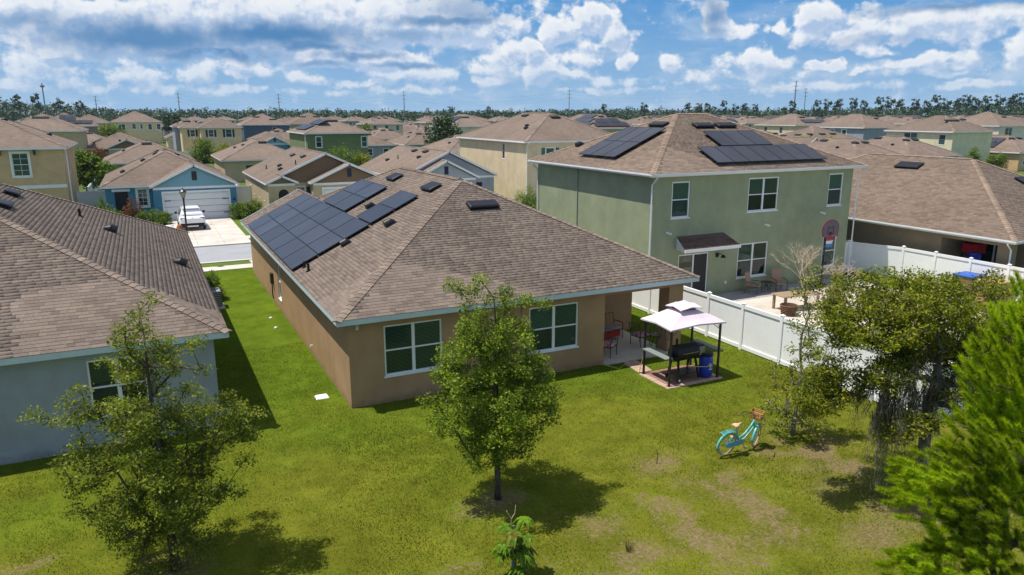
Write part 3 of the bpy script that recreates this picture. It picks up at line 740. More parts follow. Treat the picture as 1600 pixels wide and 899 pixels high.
# ------------------------------------------------------------ our house: tan single storey
M_TAN = stucco('tan_stucco', (.385, .248, .138))
M_GREEN = stucco('green_stucco', (.285, .325, .208))
M_BLUEW = stucco('pale_blue_grey_stucco', (.31, .34, .36))
def main_house():
    x0, y0, x1, y1, ze, p = 4.63, 20.94, 18.36, 42.5, 3.0, .496
    t = thing('house', 'tan single-storey house with hip roof, solar array and covered back porch, in the centre', 'house', (5.04, 21.34, 0))
    F, lines = hip_faces(x0, y0, x1, y1, ze, p)
    rf = roof_obj(t, F, M_SHB)
    G, gl = gable_faces(x0 + .002, 11.4, 38.6, 44.2, ze + .003, p)
    G[0].poly = [(0, 0), (3.4, 0), (5.6, 2.4), (5.6, 3.777), (0, 3.777)]
    roof_obj(t, G, M_ROOF)
    rng = random.Random(5)
    shingles(rf, [F[0], F[3], F[1]], rng, 300)
    shingles(rf, [G[0]], rng)
    caps(rf, [l for l in lines[:2]] + [lines[4]], single=True)
    caps(rf, lines[2:4] + gl)
    # fascia
    fb = MB(); h, tk, z0, z1 = .17, .03, ze - .17, ze - .004
    fb.box(x0, x1, y0, y0 + tk, z0, z1); fb.box(x0, x0 + tk, y0 + tk, 44.2, z0, z1); fb.box(x1 - tk, x1, y0 + tk, y1, z0, z1); fb.box(11.4, x1, y1 - tk, y1, z0, z1)
    fb.build('fascia', M_FASC, t)
    s = MB(); z = z0 + .012; s.box(x0 + tk, x1 - tk, y0 + tk, 21.34, z, z + .015); s.box(x0 + tk, 5.04, 21.34, 44, z, z + .015); s.box(17.96, x1 - tk, 21.34, 42.3, z, z + .015); s.build('soffit', M_TAN, t)
    # walls: porch bite at the right rear, x 14.4-17.96, y 21.34-24.6
    wx0, wy0, wx1, wy1 = 5.04, 21.34, 17.96, 42.1; zt = z0 + .012
    wl = MB()
    rear = Wall((wx0, wy0), (14.4, wy0)); o1 = (6.16 - wx0, 8.1 - wx0, .9, 2.56); o2 = (11.3 - wx0, 13.28 - wx0, .88, 2.52)
    rear.sheet(wl, 0, zt, [o1, o2])
    left = Wall((wx0, 43.8), (wx0, wy0)); ol = (43.8 - 34.6, 43.8 - 33.9, .6, 2.2); left.sheet(wl, 0, zt, [ol])
    Wall((14.4, wy0), (14.4, 24.6)).sheet(wl, 0, zt)                       # porch side wall
    pb = Wall((14.4, 24.6), (wx1, 24.6)); pb.sheet(wl, 0, zt, [(.25, 1.75, .05, 2.3)])
    Wall((wx1, 24.6), (wx1, wy1)).sheet(wl, 0, zt); Wall((wx1, wy1), (wx0, 43.8)).sheet(wl, 0, zt)
    wl.build('wall', M_TAN, t)
    hb = MB(); hb.box(14.4, 17.96, wy0, wy0 + .3, 2.62, zt - .002); hb.box(17.66, 17.96, wy0 + .3, 24.6, 2.62, zt - .002); hb.build('porch_beam', M_TAN, t)
    MB().box(17.3, 17.96, wy0 + .001, wy0 + .62, 0, 2.62).build('porch_column', M_TAN, t)
    MB().box(14.41, 17.5, 21.15, 24.59, -.1, .07).build('porch_slab', M_CONC, t)
    MB().box(14.42, 17.94, wy0 + .31, 24.58, 2.70, 2.72).build('porch_ceiling', M_WHITE, t)
    window(t, rear, *o1, cols=2, blind='full'); window(t, rear, *o2, cols=2, blind=.55)
    window(t, left, *ol, cols=1)
    d = MB(); Fp = pb.fr; d.box(.25, 1.75, -.1, -.03, .05, .11, Fp); d.box(.25, 1.75, -.1, -.03, 2.24, 2.3, Fp); d.box(.25, .31, -.1, -.03, .11, 2.24, Fp); d.box(1.69, 1.75, -.1, -.03, .11, 2.24, Fp); d.box(.97, 1.03, -.1, -.025, .11, 2.24, Fp)
    dd = d.build('sliding_door', M_WHITE, t)
    for a, b in ((.31, .97), (1.03, 1.69)): MB().add([Fp(a, -.07, .11), Fp(b, -.07, .11), Fp(b, -.07, 2.24), Fp(a, -.07, 2.24)], [(0, 1, 2, 3)]).build('pane', M_GLASS, dd)
    # garage gable end facing the street
    gable_wall(t, x0, 11.4, 43.8, ze - .16, p, M_TAN, 1); rakes(t, x0, 11.4, 44.2, ze, p, M_FASC)
    # solar array on the west slope; face F[3] runs from y1 down to y0
    f = F[3]; U = lambda y: y1 - y
    big = Face(f.o + Vector((0, 1.7, 0)), f.u, (1, 0, 0), p, f.poly); UB = lambda y: 44.2 - y
    solar(t, big, UB(41.45), .10, 6, 3, 2.18, 1.17)
    solar(t, f, U(37.05), 3.66, 2, 2, 2.18, 1.15)
    solar(t, f, U(30.65), 3.66, 1, 2, 2.2, 1.15)
    roof_vent(t, f, U(33.9), 6.75, 1.1, .6); roof_vent(t, f, U(28.8), 6.7, 1.15, .6)
    roof_vent(t, F[0], 11.5 - x0 + .15, 5.6, 1.25, .5)
    dome_vent(t, f, U(30.9) + .2, 4.9 + .75 - .4, 1.0) if False else None
    dome_vent(t, f, U(31.4), 4.55, 1.1); dome_vent(t, f, U(27.2), 4.1, 1.2); dome_vent(t, f, U(28.0), 2.35, 1.1)
    pipe_vent(t, f, U(28.15), .55, .25, .045); pipe_vent(t, f, U(27.4), .55, .3, .05)
    # coiled hose and meter on the west wall, eave light and tap
    m = MB().box(4.9, 5.04, 35.9, 36.2, 1.0, 1.5); m.build('meter_box', M_DARK, t)
    MB().tube([(4.97, 36.05, 1.0), (4.95, 36.05, .5), (4.98, 36.0, .25)], .03, 5).build('meter_conduit', M_DARK, t)
    MB().tube([(5.0, 26.9, .5), (4.92, 26.9, .5), (4.9, 26.9, .42)], .022, 6).build('hose_tap', M_WHITE, t)
    l = MB().box(5.28, 5.36, 21.25, 21.34, 2.66, 2.74); l.tube([(5.32, 21.27, 2.7), (5.28, 21.16, 2.62)], .045, 8); l.build('eave_light', M_WHITE, t)
main_house()

def left_house():
    x0, y0, x1, y1, ze, p = -12.04, 21.3, 1.66, 41.3, 3.0, .496
    t = thing('house', 'pale blue-grey single-storey house cut off by the left edge of the picture, brown hip roof', 'house', (1.26, 21.7, 0))
    F, lines = hip_faces(x0, y0, x1, y1, ze, p); rf = roof_obj(t, F, M_SHB); rng = random.Random(8)
    shingles(rf, [F[0], F[1]], rng, 300); caps(rf, [lines[1], lines[4]], single=True); caps(rf, [lines[0], lines[2], lines[3]])
    eave_ring(t, x0, y0, x1, y1, ze, M_FASC)
    o = (-1.95 + 11.64, -.52 + 11.64, .95, 2.55)
    W_ = shell(t, x0 + .4, y0 + .4, x1 - .4, y1 - .4, 0, ze - .158, M_BLUEW, {'f': [o, (2.5, 4.4, .9, 2.5)]})
    window(t, W_['f'], *o, cols=2, blind=.6); window(t, W_['f'], 2.5, 4.4, .9, 2.5, cols=2)
    f = F[1]; U = lambda y: y - y0
    for (px, py, kind) in ((172, 361, 'd'), (281, 413, 'd'), (125, 338, 'p'), (18, 304, 'v'), (4, 322, 'v')):
        r = pix_ray(px, py); n = Vector((p, 0, 1)); tt = ((Vector((x1, 0, ze)) - Vector((0, 0, 9))).dot(n)) / r.dot(n); q = Vector((0, 0, 9)) + r * tt
        u, v = U(q.y), (x1 - q.x) * math.sqrt(1 + p * p)
        if kind == 'd': dome_vent(t, f, u, v, 1.25)
        elif kind == 'p': pipe_vent(t, f, u, v, .3)
        else: roof_vent(t, f, u, v, .9, .5)
def pix_ray(px, py):
    f = 1140.; F = Vector((math.sin(YAW) * math.cos(PITCH), math.cos(YAW) * math.cos(PITCH), -math.sin(PITCH)))
    Rt = Vector((math.cos(YAW), -math.sin(YAW), 0)); U = Rt.cross(F)
    return F + Rt * ((px - 800) / f) - U * ((py - 449.5) / f)
left_house()

def green_house():
    x0, y0, x1, y1, ze, p = 20.8, 27.3, 35.05, 39.4, 6.3, .446
    t = thing('house', 'two-storey sage green house with hip roof, solar panels and a sand back yard', 'house', (21.2, 27.7, 0))
    F, lines = hip_faces(x0, y0, x1, y1, ze, p); rf = roof_obj(t, F, M_SHB); rng = random.Random(9)
    M2 = shingle_mat('roof_shingle_warm', (.205, .157, .125), pieces=True)
    shingles(rf, [F[0], F[3]], rng, 300, M2); roof_caps = shingle_mat('ridge_cap_warm', (.27, .205, .157), pieces=True)
    caps(rf, [lines[0]], roof_caps, single=True); caps(rf, lines[1:], roof_caps)
    eave_ring(t, x0, y0, x1, y1, ze, M_WHITE, .16)
    gutter(t, (x0 - .1, y0), (x1 + .1, y0), ze); gutter(t, (x0, y1), (x0, y0 - .1), ze); gutter(t, (x1, y0 - .1), (x1, y1), ze)
    a = x0 + .4
    wins = [(22.3, 23.4, 4.12, 5.86, 1), (27.13, 29.2, 4.15, 5.86, 2), (32.84, 33.95, 4.15, 5.88, 1), (26.72, 28.78, .74, 2.53, 2), (32.84, 33.9, .76, 2.53, 1)]
    door = (22.9, 24.8, .06, 2.28)
    ops = [(q[0] - a, q[1] - a, q[2], q[3]) for q in wins] + [(door[0] - a, door[1] - a, door[2], door[3])]
    W_ = shell(t, x0 + .4, y0 + .4, x1 - .4, y1 - .4, 0, ze - .148, M_GREEN, {'f': ops}); Wf = W_['f']
    for q in wins: window(t, Wf, q[0] - a, q[1] - a, q[2], q[3], cols=q[4], blind=.5, fr=.07)
    F_ = Wf.fr; D = [v - a if i < 2 else v for i, v in enumerate(door)]; d = MB(); m_ = (D[0] + D[1]) / 2
    for bx in ((D[0], D[1], D[3] - .06, D[3]), (D[0], D[1], D[2], D[2] + .06), (D[0], D[0] + .06, D[2] + .06, D[3] - .06), (D[1] - .06, D[1], D[2] + .06, D[3] - .06), (m_ - .04, m_ + .04, D[2] + .06, D[3] - .06)): d.box(bx[0], bx[1], -.1, -.03, bx[2], bx[3], F_)
    dd = d.build('sliding_door', M_WHITE, t)
    MB().add([F_(D[0] + .06, -.07, .1), F_(m_, -.07, .1), F_(m_, -.07, 2.24), F_(D[0] + .06, -.07, 2.24)], [(0, 1, 2, 3)]).build('pane', glass_mat('mirror_glass', (.04, .10, .06)), dd)
    MB().add([F_(m_, -.07, .1), F_(D[1] - .06, -.07, .1), F_(D[1] - .06, -.07, 2.24), F_(m_, -.07, 2.24)], [(0, 1, 2, 3)]).build('door_screen', mat('insect_screen', (.03, .028, .03), .6, .1, 3), dd)
    # little shingled awning over the door
    aw = thing_part = Face((22.45, 26.7, 2.72), (1, 0, 0), (0, 1, 0), .5, [(0, 0), (3.45, 0), (3.2, 1.11), (.25, 1.11)])
    AM = shingle_mat('awning_shingle', (.13, .085, .07), pieces=True)
    ar = roof_obj(t, [aw], M_SHB); ar.name = 'awning'; shingles(ar, [aw], rng, 0, AM)
    b = MB().box(22.45, 25.9, 26.67, 26.70, 2.58, 2.73)
    for xx, s_ in ((22.45, 1), (25.9, -1)): b.add([(xx, 26.7, 2.58), (xx + .25 * s_, 27.69, 2.58), (xx + .25 * s_, 27.69, 3.2), (xx, 26.7, 2.71)], [(0, 1, 2, 3)])
    b.add([(22.45, 26.7, 2.58), (25.9, 26.7, 2.58), (25.65, 27.69, 2.58), (22.7, 27.69, 2.58)], [(0, 1, 2, 3)]); b.build('awning_trim', M_WHITE, t)
    # wall lamp, cameras, socket
    l = MB().box(25.25, 25.37, 27.6, 27.7, 2.0, 2.2); l.tube([(25.31, 27.62, 2.14), (25.31, 27.45, 2.2), (25.4, 27.35, 2.12)], .02, 6); l.lathe([(.03, 0), (.05, -.02), (.14, -.14), (.13, -.15)], 10, Fr((25.42, 27.33, 2.16))); l.build('wall_lamp', M_BLACK, t)
    for (px, py) in ((1041, 364), (1195, 351), (1282, 332), (1328, 338)):
        r = pix_ray(px, py); s_ = 27.7 / r.y; x, z = r.x * s_, 9 + r.z * s_
        c = MB().box(x - .05, x + .05, 27.62, 27.7, z - .05, z + .05); c.tube([(x, 27.64, z), (x + .12, 27.45, z - .05)], .05, 8); c.build('security_camera', M_WHITE, t)
    MB().box(26.0 - .06, 26.06, 27.66, 27.7, .55, .68).build('outlet_cover', M_WHITE, t)
    # campaign-style flag sticker in the lower right window: red, white, blue bands
    pf = Wf.fr; k = 33.05 - a
    for z0, z1, c, nm in ((2.2, 2.42, (.55, .04, .06), 'red_band'), (2.02, 2.195, (.8, .8, .82), 'white_band'), (1.84, 2.015, (.08, .25, .6), 'blue_band')):
        MB().add([pf(k + (.1 if nm != 'red_band' else 0), -.03, z0), pf(k + .62 - (.1 if nm != 'red_band' else 0), -.03, z0), pf(k + .62, -.03, z1), pf(k, -.03, z1)], [(0, 1, 2, 3)]).build(nm, mat(nm, c, .5), t)
    downspout(t, 21.05, 27.3, ze - .1, .05, (0, -1)); downspout(t, 35.0, 27.3, ze - .1, .05, (0, -1)); downspout(t, x0, 38.9, ze - .1, .05, (-1, 0))
    MB().tube([(21.17, 34.4, .1), (21.17, 34.4, ze - .16)], .035, 5).build('conduit', mat('grey_pipe', (.25, .27, .22), .6), t)
    f = F[0]; solar(t, f, 25.0 - x0, .52, 7, 1, 1.075, 1.72, h=.16); solar(t, f, 26.7 - x0, 2.30, 3, 1, 1.17, 1.72, h=.16)
    f3 = F[3]; solar(t, f3, y1 - 35.0, .92, 3, 2, 1.16, 1.76, h=.16)
    roof_vent(t, F[0], 27.5 - x0, 4.95, 1.3, .5); roof_vent(t, F[0], 29.05 - x0, 4.95, 1.3, .5); roof_vent(t, F[3], y1 - 33.0, 5.1, 1.3, .5)
    dome_vent(t, F[3], y1 - 36.9, 2.2, 1.2)
green_house()

def right_house():
    x0, y0, x1, y1, ze, p = 37.3, 20.3, 51, 41, 3.0, .496
    t = thing('house', 'single-storey taupe house at the right edge behind the white fence, big brown roof', 'house', (37.7, 20.7, 0))
    F, lines = hip_faces(x0, y0, x1, y1, ze, p); rf = roof_obj(t, F, M_SHB); rng = random.Random(10)
    M2 = shingle_mat('roof_shingle_warm', (.205, .157, .125), pieces=True)
    shingles(rf, [F[0], F[3]], rng, 0, M2); caps(rf, lines, shingle_mat('ridge_cap_warm', (.27, .205, .157), pieces=True))
    eave_ring(t, x0, y0, x1, y1, ze, M_WHITE); gutter(t, (x0, y1), (x0, y0 - .1), ze); gutter(t, (x0 - .1, y0), (x1, y0), ze)
    tp = stucco('taupe_stucco', (.27, .215, .145))
    mb = MB(); zt = ze - .158; wx, wy = 37.7, 20.7
    Wall((wx, y1 - .4), (wx, 24.2)).sheet(mb, 0, zt); Wall((wx, 24.2), (wx + 2.6, 24.2)).sheet(mb, 0, zt); Wall((wx + 2.6, 24.2), (wx + 2.6, 21.6)).sheet(mb, 0, zt, [(.5, 2.0, .05, 2.3)])
    Wall((wx + 2.6, 21.6), (wx + 2.6, wy)).sheet(mb, 0, zt); Wall((wx + 2.6, wy), (x1 - .4, wy)).sheet(mb, 0, zt); Wall((x1 - .4, wy), (x1 - .4, y1 - .4)).sheet(mb, 0, zt); Wall((x1 - .4, y1 - .4), (wx, y1 - .4)).sheet(mb, 0, zt)
    mb.box(wx, wx + .25, wy + .6, 24.2, 2.6, zt - .002); mb.build('wall', tp, t)
    MB().box(wx, wx + .6, wy, wy + .6, 0, zt - .003).build('porch_column', tp, t)
    MB().box(wx, wx + 2.6, wy, 24.2, -.1, .06).build('porch_slab', M_CONC, t)
    MB().box(wx + .26, wx + 2.58, wy + .01, 24.18, 2.68, 2.7).build('porch_ceiling', tp, t)
    dw = Wall((wx + 2.6, 24.2), (wx + 2.6, 21.6)); dd = MB().box(.5, 2.0, -.1, -.05, 2.24, 2.3, dw.fr).box(1.2, 1.28, -.1, -.04, .05, 2.24, dw.fr).build('sliding_door', M_WHITE, t)
    MB().add([dw.fr(.5, -.08, .05), dw.fr(2.0, -.08, .05), dw.fr(2.0, -.08, 2.24), dw.fr(.5, -.08, 2.24)], [(0, 1, 2, 3)]).build('pane', M_GLASS, dd)
    downspout(t, x0, 20.6, ze - .1, .05, (-1, 0))
    roof_vent(t, F[3], y1 - 30.3, 6.3, 1.6, .7); roof_vent(t, F[0], 8.1, 5.0, 1.2, .6)
right_house()
# ------------------------------------------------------------ the other houses
PLACED = []
M_GAR = mat('garage_door_white', (.72, .73, .74), .5, .03, 1)
M_SHUT = mat('navy_shutter', (.02, .03, .06), .6)
def garage_door(t, W_, u0, u1, z1=2.3):
    F_ = W_.fr; h = (z1 - .06) / 4; first = None
    fr = MB(); fr.box(u0 - .12, u1 + .12, .003, .05, z1, z1 + .2, F_); fr.box(u0 - .12, u0, .003, .05, .05, z1, F_); fr.box(u1, u1 + .12, .003, .05, .05, z1, F_)
    g = fr.build('garage_door', M_WHITE, t)
    for i in range(4):
        p = MB().box(u0, u1, -.10, -.06, .06 + i * h, .06 + (i + 1) * h - .03, F_); n = 4; w = (u1 - u0) / n
        for k in range(n): p.box(u0 + k * w + .12, u0 + (k + 1) * w - .12, -.061, -.045, .14 + i * h, .06 + (i + 1) * h - .12, F_)
        p.build('door_section', M_GAR, g)
    hb = MB()
    for s_ in (0, 1):
        for z in (.5, 1.7):
            a = u0 + .05 if s_ == 0 else u1 - .55; hb.box(a, a + .5, -.044, -.03, z, z + .07, F_)
    hb.build('strap_hinge', M_BLACK, g)
def hse(label, rect, ze, wall, p=.45, wins=(), vents=(), domes=(), sol=(), roof=None, group=None, trim=None, down=(), at=None, cat='house', lo_w=None):
    x0, y0, x1, y1 = rect; PLACED.append(rect); roof = roof or M_ROOF; trim = trim or M_WHITE
    t = thing('house', label, cat, (x0 + .4, y0 + .4, 0), group)
    F, lines = hip_faces(x0, y0, x1, y1, ze, p)
    r = roof_obj(t, F, roof); caps(r, lines, step=.6 if y0 > 60 else .25, w=.17)
    eave_ring(t, x0, y0, x1, y1, ze, trim)
    ops = {}
    for w in wins: ops.setdefault(w[0], []).append(w[1:5])
    W_ = shell(t, x0 + .4, y0 + .4, x1 - .4, y1 - .4, 0, ze - .158, wall, ops)
    for w in wins:
        kw = w[6] if len(w) > 6 else {}
        window(t, W_[w[0]], *w[1:5], cols=w[5], **kw)
    for i, u, v, *L in vents: roof_vent(t, F[i], u, v, *(L or ()))
    for i, u, v in domes: dome_vent(t, F[i], u, v, 1.2)
    for i, u, v, nu, nv, *sk in sol: solar(t, F[i], u, v, nu, nv, 1.1, 1.75, *(sk or ()), h=.14)
    for d in down: downspout(t, *d)
    return t, F, W_
def front_gable(t, x0, x1, yf, yb, ze, p, wall, lap=0, roof=None, vent=None, trim=None, block=None, bwall=None, ops=(), band=True, soff=.35):
    """gabled bay facing -y with its own walls"""
    G, gl = gable_faces(x0, x1, yf, yb, ze, p); r = roof_obj(t, G, roof or M_ROOF); caps(r, gl, step=.6)
    trim = trim or M_WHITE; rakes(t, x0, x1, yf, ze, p, trim)
    e = MB(); e.box(x0, x0 + .03, yf, yb, ze - .17, ze - .004); e.box(x1 - .03, x1, yf, yb, ze - .17, ze - .004); e.build('fascia', trim, t)
    yw = yf + .3; x0w, x1w = x0 + .25, x1 - .25
    gable_wall(t, x0w, x1w, yw, ze - .12 + 0, p, wall, -1, lap)
    if band: MB().box(x0w, x1w, yw - .045, yw - .002, ze - .3, ze - .1).build('trim_band', trim, t)
    W_ = None
    if bwall:
        mb = MB(); W_ = Wall((x0w, yw), (x1w, yw)); W_.sheet(mb, 0, ze - .12, ops); Wall((x1w, yw), (x1w, yb)).sheet(mb, 0, ze - .12); Wall((x0w, yb), (x0w, yw)).sheet(mb, 0, ze - .12); mb.build('bay_wall', bwall, t)
    if vent:
        zc = ze + vent[1]; xc = (x0 + x1) / 2
        v = MB().box(xc - .2, xc + .2, yw - .06, yw - .03, zc - .38, zc + .38)
        for k in range(6): v.box(xc - .17, xc + .17, yw - .08, yw - .06, zc - .33 + k * .12, zc - .27 + k * .12)
        v.build('gable_vent', vent[0], t)
    return W_
ST = {
 'cream': stucco('cream_stucco', (.64, .53, .36)), 'beige': stucco('beige_stucco', (.56, .40, .225)), 'cyan': stucco('mid_blue_stucco', (.075, .22, .33)),
 'khaki': stucco('khaki_stucco', (.48, .395, .25)), 'grey': stucco('grey_stucco', (.30, .33, .38)), 'navy': stucco('slate_blue_stucco', (.09, .13, .19)),
 'yellow': stucco('pale_yellow_stucco', (.72, .56, .33)), 'white': stucco('off_white_stucco', (.68, .63, .52)), 'taupe': stucco('taupe_stucco', (.27, .215, .145)),
 'lime': stucco('pale_lime_stucco', (.66, .64, .42)), 'olive': stucco('olive_green_stucco', (.165, .215, .10))}
M_SIDB = mat('blue_siding', (.20, .38, .46), .7, .05, 1); M_SIDT = mat('brown_siding', (.20, .13, .075), .7, .05, 1); M_SIDG = mat('grey_siding', (.36, .39, .43), .7, .05, 1)
GR = dict(trim=.11, grid=True)
def mid_houses():
    # row across the street
    t, F, W_ = hse('two-storey beige house with a white-framed window, far left beyond the near grey roof', (-17, 72.1, -5.6, 84.5), 6.3, ST['beige'], wins=[('f', 6.95, 8.1, 3.98, 5.85, 1, dict(trim=.14, grid=True)), ('r', 4, 4.7, 3.9, 5.6, 1), ('f', 1.2, 2.4, 3.98, 5.85, 1, dict(trim=.14))], domes=[(1, 7, 2.0), (1, 5, 5.2)], down=[(-5.75, 72.1, 6.2, .05, (0, -1))])
    MB().box(-16.6, -6.0, 72.44, 72.497, 2.92, 3.2).build('trim_band', M_WHITE, t)
    b = MB()
    for x in (-10.4, -8.0, -13.2, -15.6): b.box(x - .07, x + .07, 72.1, 72.49, 5.7, 6.14)
    b.build('eave_bracket', M_DARK, t)
    mb = MB(); mb.prism([(0, 0), (1.6, -.02), (1.6, .8), (0, .8)], -16.8, -6.4, Fr((0, 72.49, 2.2), (0, -1, 0), (0, 0, 1), (1, 0, 0))) if False else None
    # blue house with garage gable
    t, F, W_ = hse('bright blue single-storey house with white garage door, behind the parked white car', (-3.6, 70.6, 7.3, 86), 3.0, ST['cyan'], p=.5, wins=[('f', 2.45, 3.2, 1.2, 2.65, 1, dict(trim=.16, grid=True))], domes=[(3, 12.1, 2.1), (3, 10.0, 4.0)], vents=[(3, 8.6, 5.2, .8, .45), (1, 5.2, 5.0, .8, .45), (3, 6.5, 5.4, .8, .45)])
    W2 = front_gable(t, .2, 7.35, 68.7, 76, 3.0, .5, M_SIDB, lap=.18, vent=(M_DARK, .8), bwall=ST['cyan'], ops=[(.75, 6.0, .05, 2.35)]); garage_door(t, W2, .75, 6.0, 2.35)
    MB().box(-2.5, -1.5, 70.93, 70.99, .05, 2.5).build('porch_dark_slab', M_BLACK, t)  # black slab paints the porch's inner shade onto an uncut wall
    MB().box(-2.7, -1.3, 70.9, 70.985, 2.52, 2.72).build('trim_band', M_WHITE, t)
    MB().tube([(6.85, 68.95, 1.6), (6.85, 68.85, 1.7)], .08, 6).build('porch_lantern', M_BLACK, t)
    # tan and brown gables
    t = thing('house', 'cream house with brown-sided front gables and an arched entry, right of the blue house', 'house', (9.9, 68.3, 0)); PLACED.append((9.4, 67, 20.9, 84))
    front_gable(t, 9.4, 20.6, 68.3, 84, 3.0, .45, M_SIDT, lap=.2, bwall=ST['khaki'], band=False, ops=[(2.6, 3.35, 1.1, 2.5)])
    yw = Wall((9.65, 68.6), (20.35, 68.6)); window(t, yw, 2.6, 3.35, 1.1, 2.5, cols=1, shut=M_SHUT, trim=.08, grid=True)
    W3 = front_gable(t, 13.2, 20.4, 66.9, 74, 3.0, .45, M_SIDT, lap=.2, vent=(M_SHUT, .75), bwall=ST['khaki'], ops=[(.9, 6.1, .05, 2.3)]); garage_door(t, W3, .9, 6.1, 2.3)
    W4 = front_gable(t, 9.35, 12.2, 67.2, 70, 3.05, .45, M_SIDT, bwall=ST['khaki'], band=True, ops=[(.85, 1.75, .05, 2.0)])
    ar = MB(); o = W4.fr(1.3, -.1, 2.0); ar.add([W4.fr(.85, -.12, .05), W4.fr(1.75, -.12, .05)] + [W4.fr(1.3 + .45 * math.cos(a), -.12, 2.0 + .45 * math.sin(a)) for a in [math.pi * k / 8 for k in range(9)]], [tuple(range(11))]); ar.build('entry_dark_fill', M_BLACK, t)  # black fill stands in for the shaded porch behind the arch
    ar2 = MB().add([W4.fr(1.3 + .45 * math.cos(a), .004, 2.0 + .45 * math.sin(a)) for a in [math.pi * k / 8 for k in range(9)]], [tuple(range(9))]); ar2.build('arch_dark_fill', M_BLACK, t)  # black half disc carries that painted shade up over the wall
    G, _ = gable_faces(9.4, 20.6, 68.3, 84, 3.0, .45)
    for y, v in ((77, 4.6), (72.5, 4.8)): roof_vent(t, G[0], 84 - y, v, .9, .5)
    dome_vent(t, G[0], 84 - 74, 2.6, 1.2); dome_vent(t, G[0], 84 - 71.5, 2.2, 1.2); pipe_vent(t, G[0], 84 - 70.2, 3.5, .4); pipe_vent(t, G[0], 84 - 76.5, 1.6, .4)
    wl = Wall((9.65, 84), (9.65, 68.6))
    for u in (3, 6.5, 10, 13): window(t, wl, u, u + .6, 1.2, 2.2, cols=1)
    # grey gables
    t = thing('house', 'grey-sided single-storey house with two stacked front gables, behind the main roof ridge', 'house', (22.3, 67.3, 0)); PLACED.append((21.8, 65.5, 32.1, 84))
    front_gable(t, 21.6, 31.9, 67.3, 83, 3.05, .47, M_SIDG, lap=.2, bwall=ST['grey'], band=True, ops=[(7.2, 8.5, .05, 2.3)])
    MB().add([(22 + 6.9, 67.75, .05), (30.4, 67.75, .05), (30.4, 67.75, 2.4), (28.9, 67.75, 2.4)], [(0, 1, 2, 3)]).build('entry_dark_sheet', M_BLACK, t)  # flat black sheet stands in for the shade inside the entry
    W3 = front_gable(t, 22.6, 29.3, 65.9, 73, 3.0, .5, M_SIDG, lap=.2, vent=(M_SHUT, .7), bwall=ST['grey'], ops=[(.8, 5.6, .05, 2.3)]); garage_door(t, W3, .8, 5.6, 2.3)
    G, _ = gable_faces(21.6, 31.9, 67.3, 83, 3.05, .47)
    for y, v in ((72.3, 5.0), (75.5, 4.9)): roof_vent(t, G[0], 83 - y, v, 1.0, .5)
    dome_vent(t, G[0], 83 - 71.3, 3.8, 1.2); dome_vent(t, G[0], 83 - 78, 2.4, 1.2); pipe_vent(t, G[0], 83 - 76, 3.0, .4)
    # cream two storey
    hse('two-storey cream house with green shutters, between the grey gables and the green house', (34.4, 66, 47, 84.5), 6.3, ST['cream'], wins=[('l', 11.9, 12.5, 4.25, 5.95, 1), ('f', 2.2, 3.2, 4.1, 5.6, 1, dict(shut=mat('green_shutter', (.05, .14, .11), .6), trim=.1)), ('f', 4.9, 5.8, 4.1, 5.6, 1, dict(shut=mat('green_shutter', (.05, .14, .11), .6), trim=.1)), ('f', 8, 9.2, 4.1, 5.6, 1)], domes=[(3, 13, 3.4), (3, 13.8, 2.8)], vents=[(3, 8, 6.0, 1.2, .5), (0, 6.3, 5.6)], down=[(34.75, 66, 6.2, .05, (0, -1)), (34.4, 84.2, 6.2, .05, (-1, 0))])
    # second row
    hse('brown-roofed single-storey house directly behind the blue house', (-4.9, 104.8, 6.2, 120), 3.0, ST['taupe'], vents=[(0, 5.5, 5.2, 1.2, .5)], domes=[(3, 10, 3)])
    t, F, W_ = hse('khaki single-storey house with a dark back patio, behind the tan gabled house', (9.2, 104.6, 20.2, 121), 3.0, ST['khaki'], vents=[(3, 5, 5.1, 1.1, .5), (0, 6, 5.0, 1.1, .5)], domes=[(3, 8, 3), (3, 10, 4)], wins=[('f', 2.6, 6.2, .1, 2.3, 2)])
    hse('two-storey olive green house with solar panels on its left roof slope', (21.0, 108.6, 30.7, 123.5), 6.3, ST['olive'], p=.42, wins=[('f', 1.25, 2.05, 4.25, 5.75, 1, dict(trim=.1)), ('f', 7.95, 8.75, 4.2, 5.7, 1, dict(trim=.1))], sol=[(3, 4.0, .8, 7, 1), (3, 6.0, 2.7, 6, 1)], vents=[(0, 4.9, 4.2, 1.6, .5), (1, 5, 3.2, 1.6, .5)], down=[(21.1, 108.6, 6.2, .05, (0, -1))])
    t, F, W_ = hse('small light blue gabled house left of the olive green house', (18.5, 155, 29, 170), 3.0, ST['cyan'], wins=[])
    front_gable(t, 21.3, 26.4, 153.5, 160, 3.3, .5, M_SIDB, vent=(M_SHUT, .65), bwall=ST['cyan'])
    # further rows
    hse('two-storey khaki house with dark roof vent, behind the beige house at far left', (-20.5, 141, -8.3, 156), 6.3, ST['khaki'], vents=[(0, 6, 5.0, 2.4, .6)], domes=[(0, 2.5, 2), (0, 1.0, 2.6)])
    hse('two-storey taupe house at far left with a stepped solar array on the near slope', (-22, 197.5, -9, 213), 6.3, ST['taupe'], sol=[(0, 5.6, 2.2, 3, 2), (0, 8.0, .9, 4, 1)])
    hse('distant two-storey greenish house near the treeline at far left', (-19.5, 262, -8, 276), 6.3, ST['khaki'])
    t, F, W_ = hse('small single-storey house with a brown front gable, between the blue house and the tree line', (-9.5, 150, 2.5, 166), 3.0, ST['taupe'], sol=[(3, 3, 1.5, 8, 1)], domes=[(0, 6, 3)])
    front_gable(t, -5.6, .9, 148.6, 155, 3.1, .45, M_SIDT, bwall=ST['khaki'])
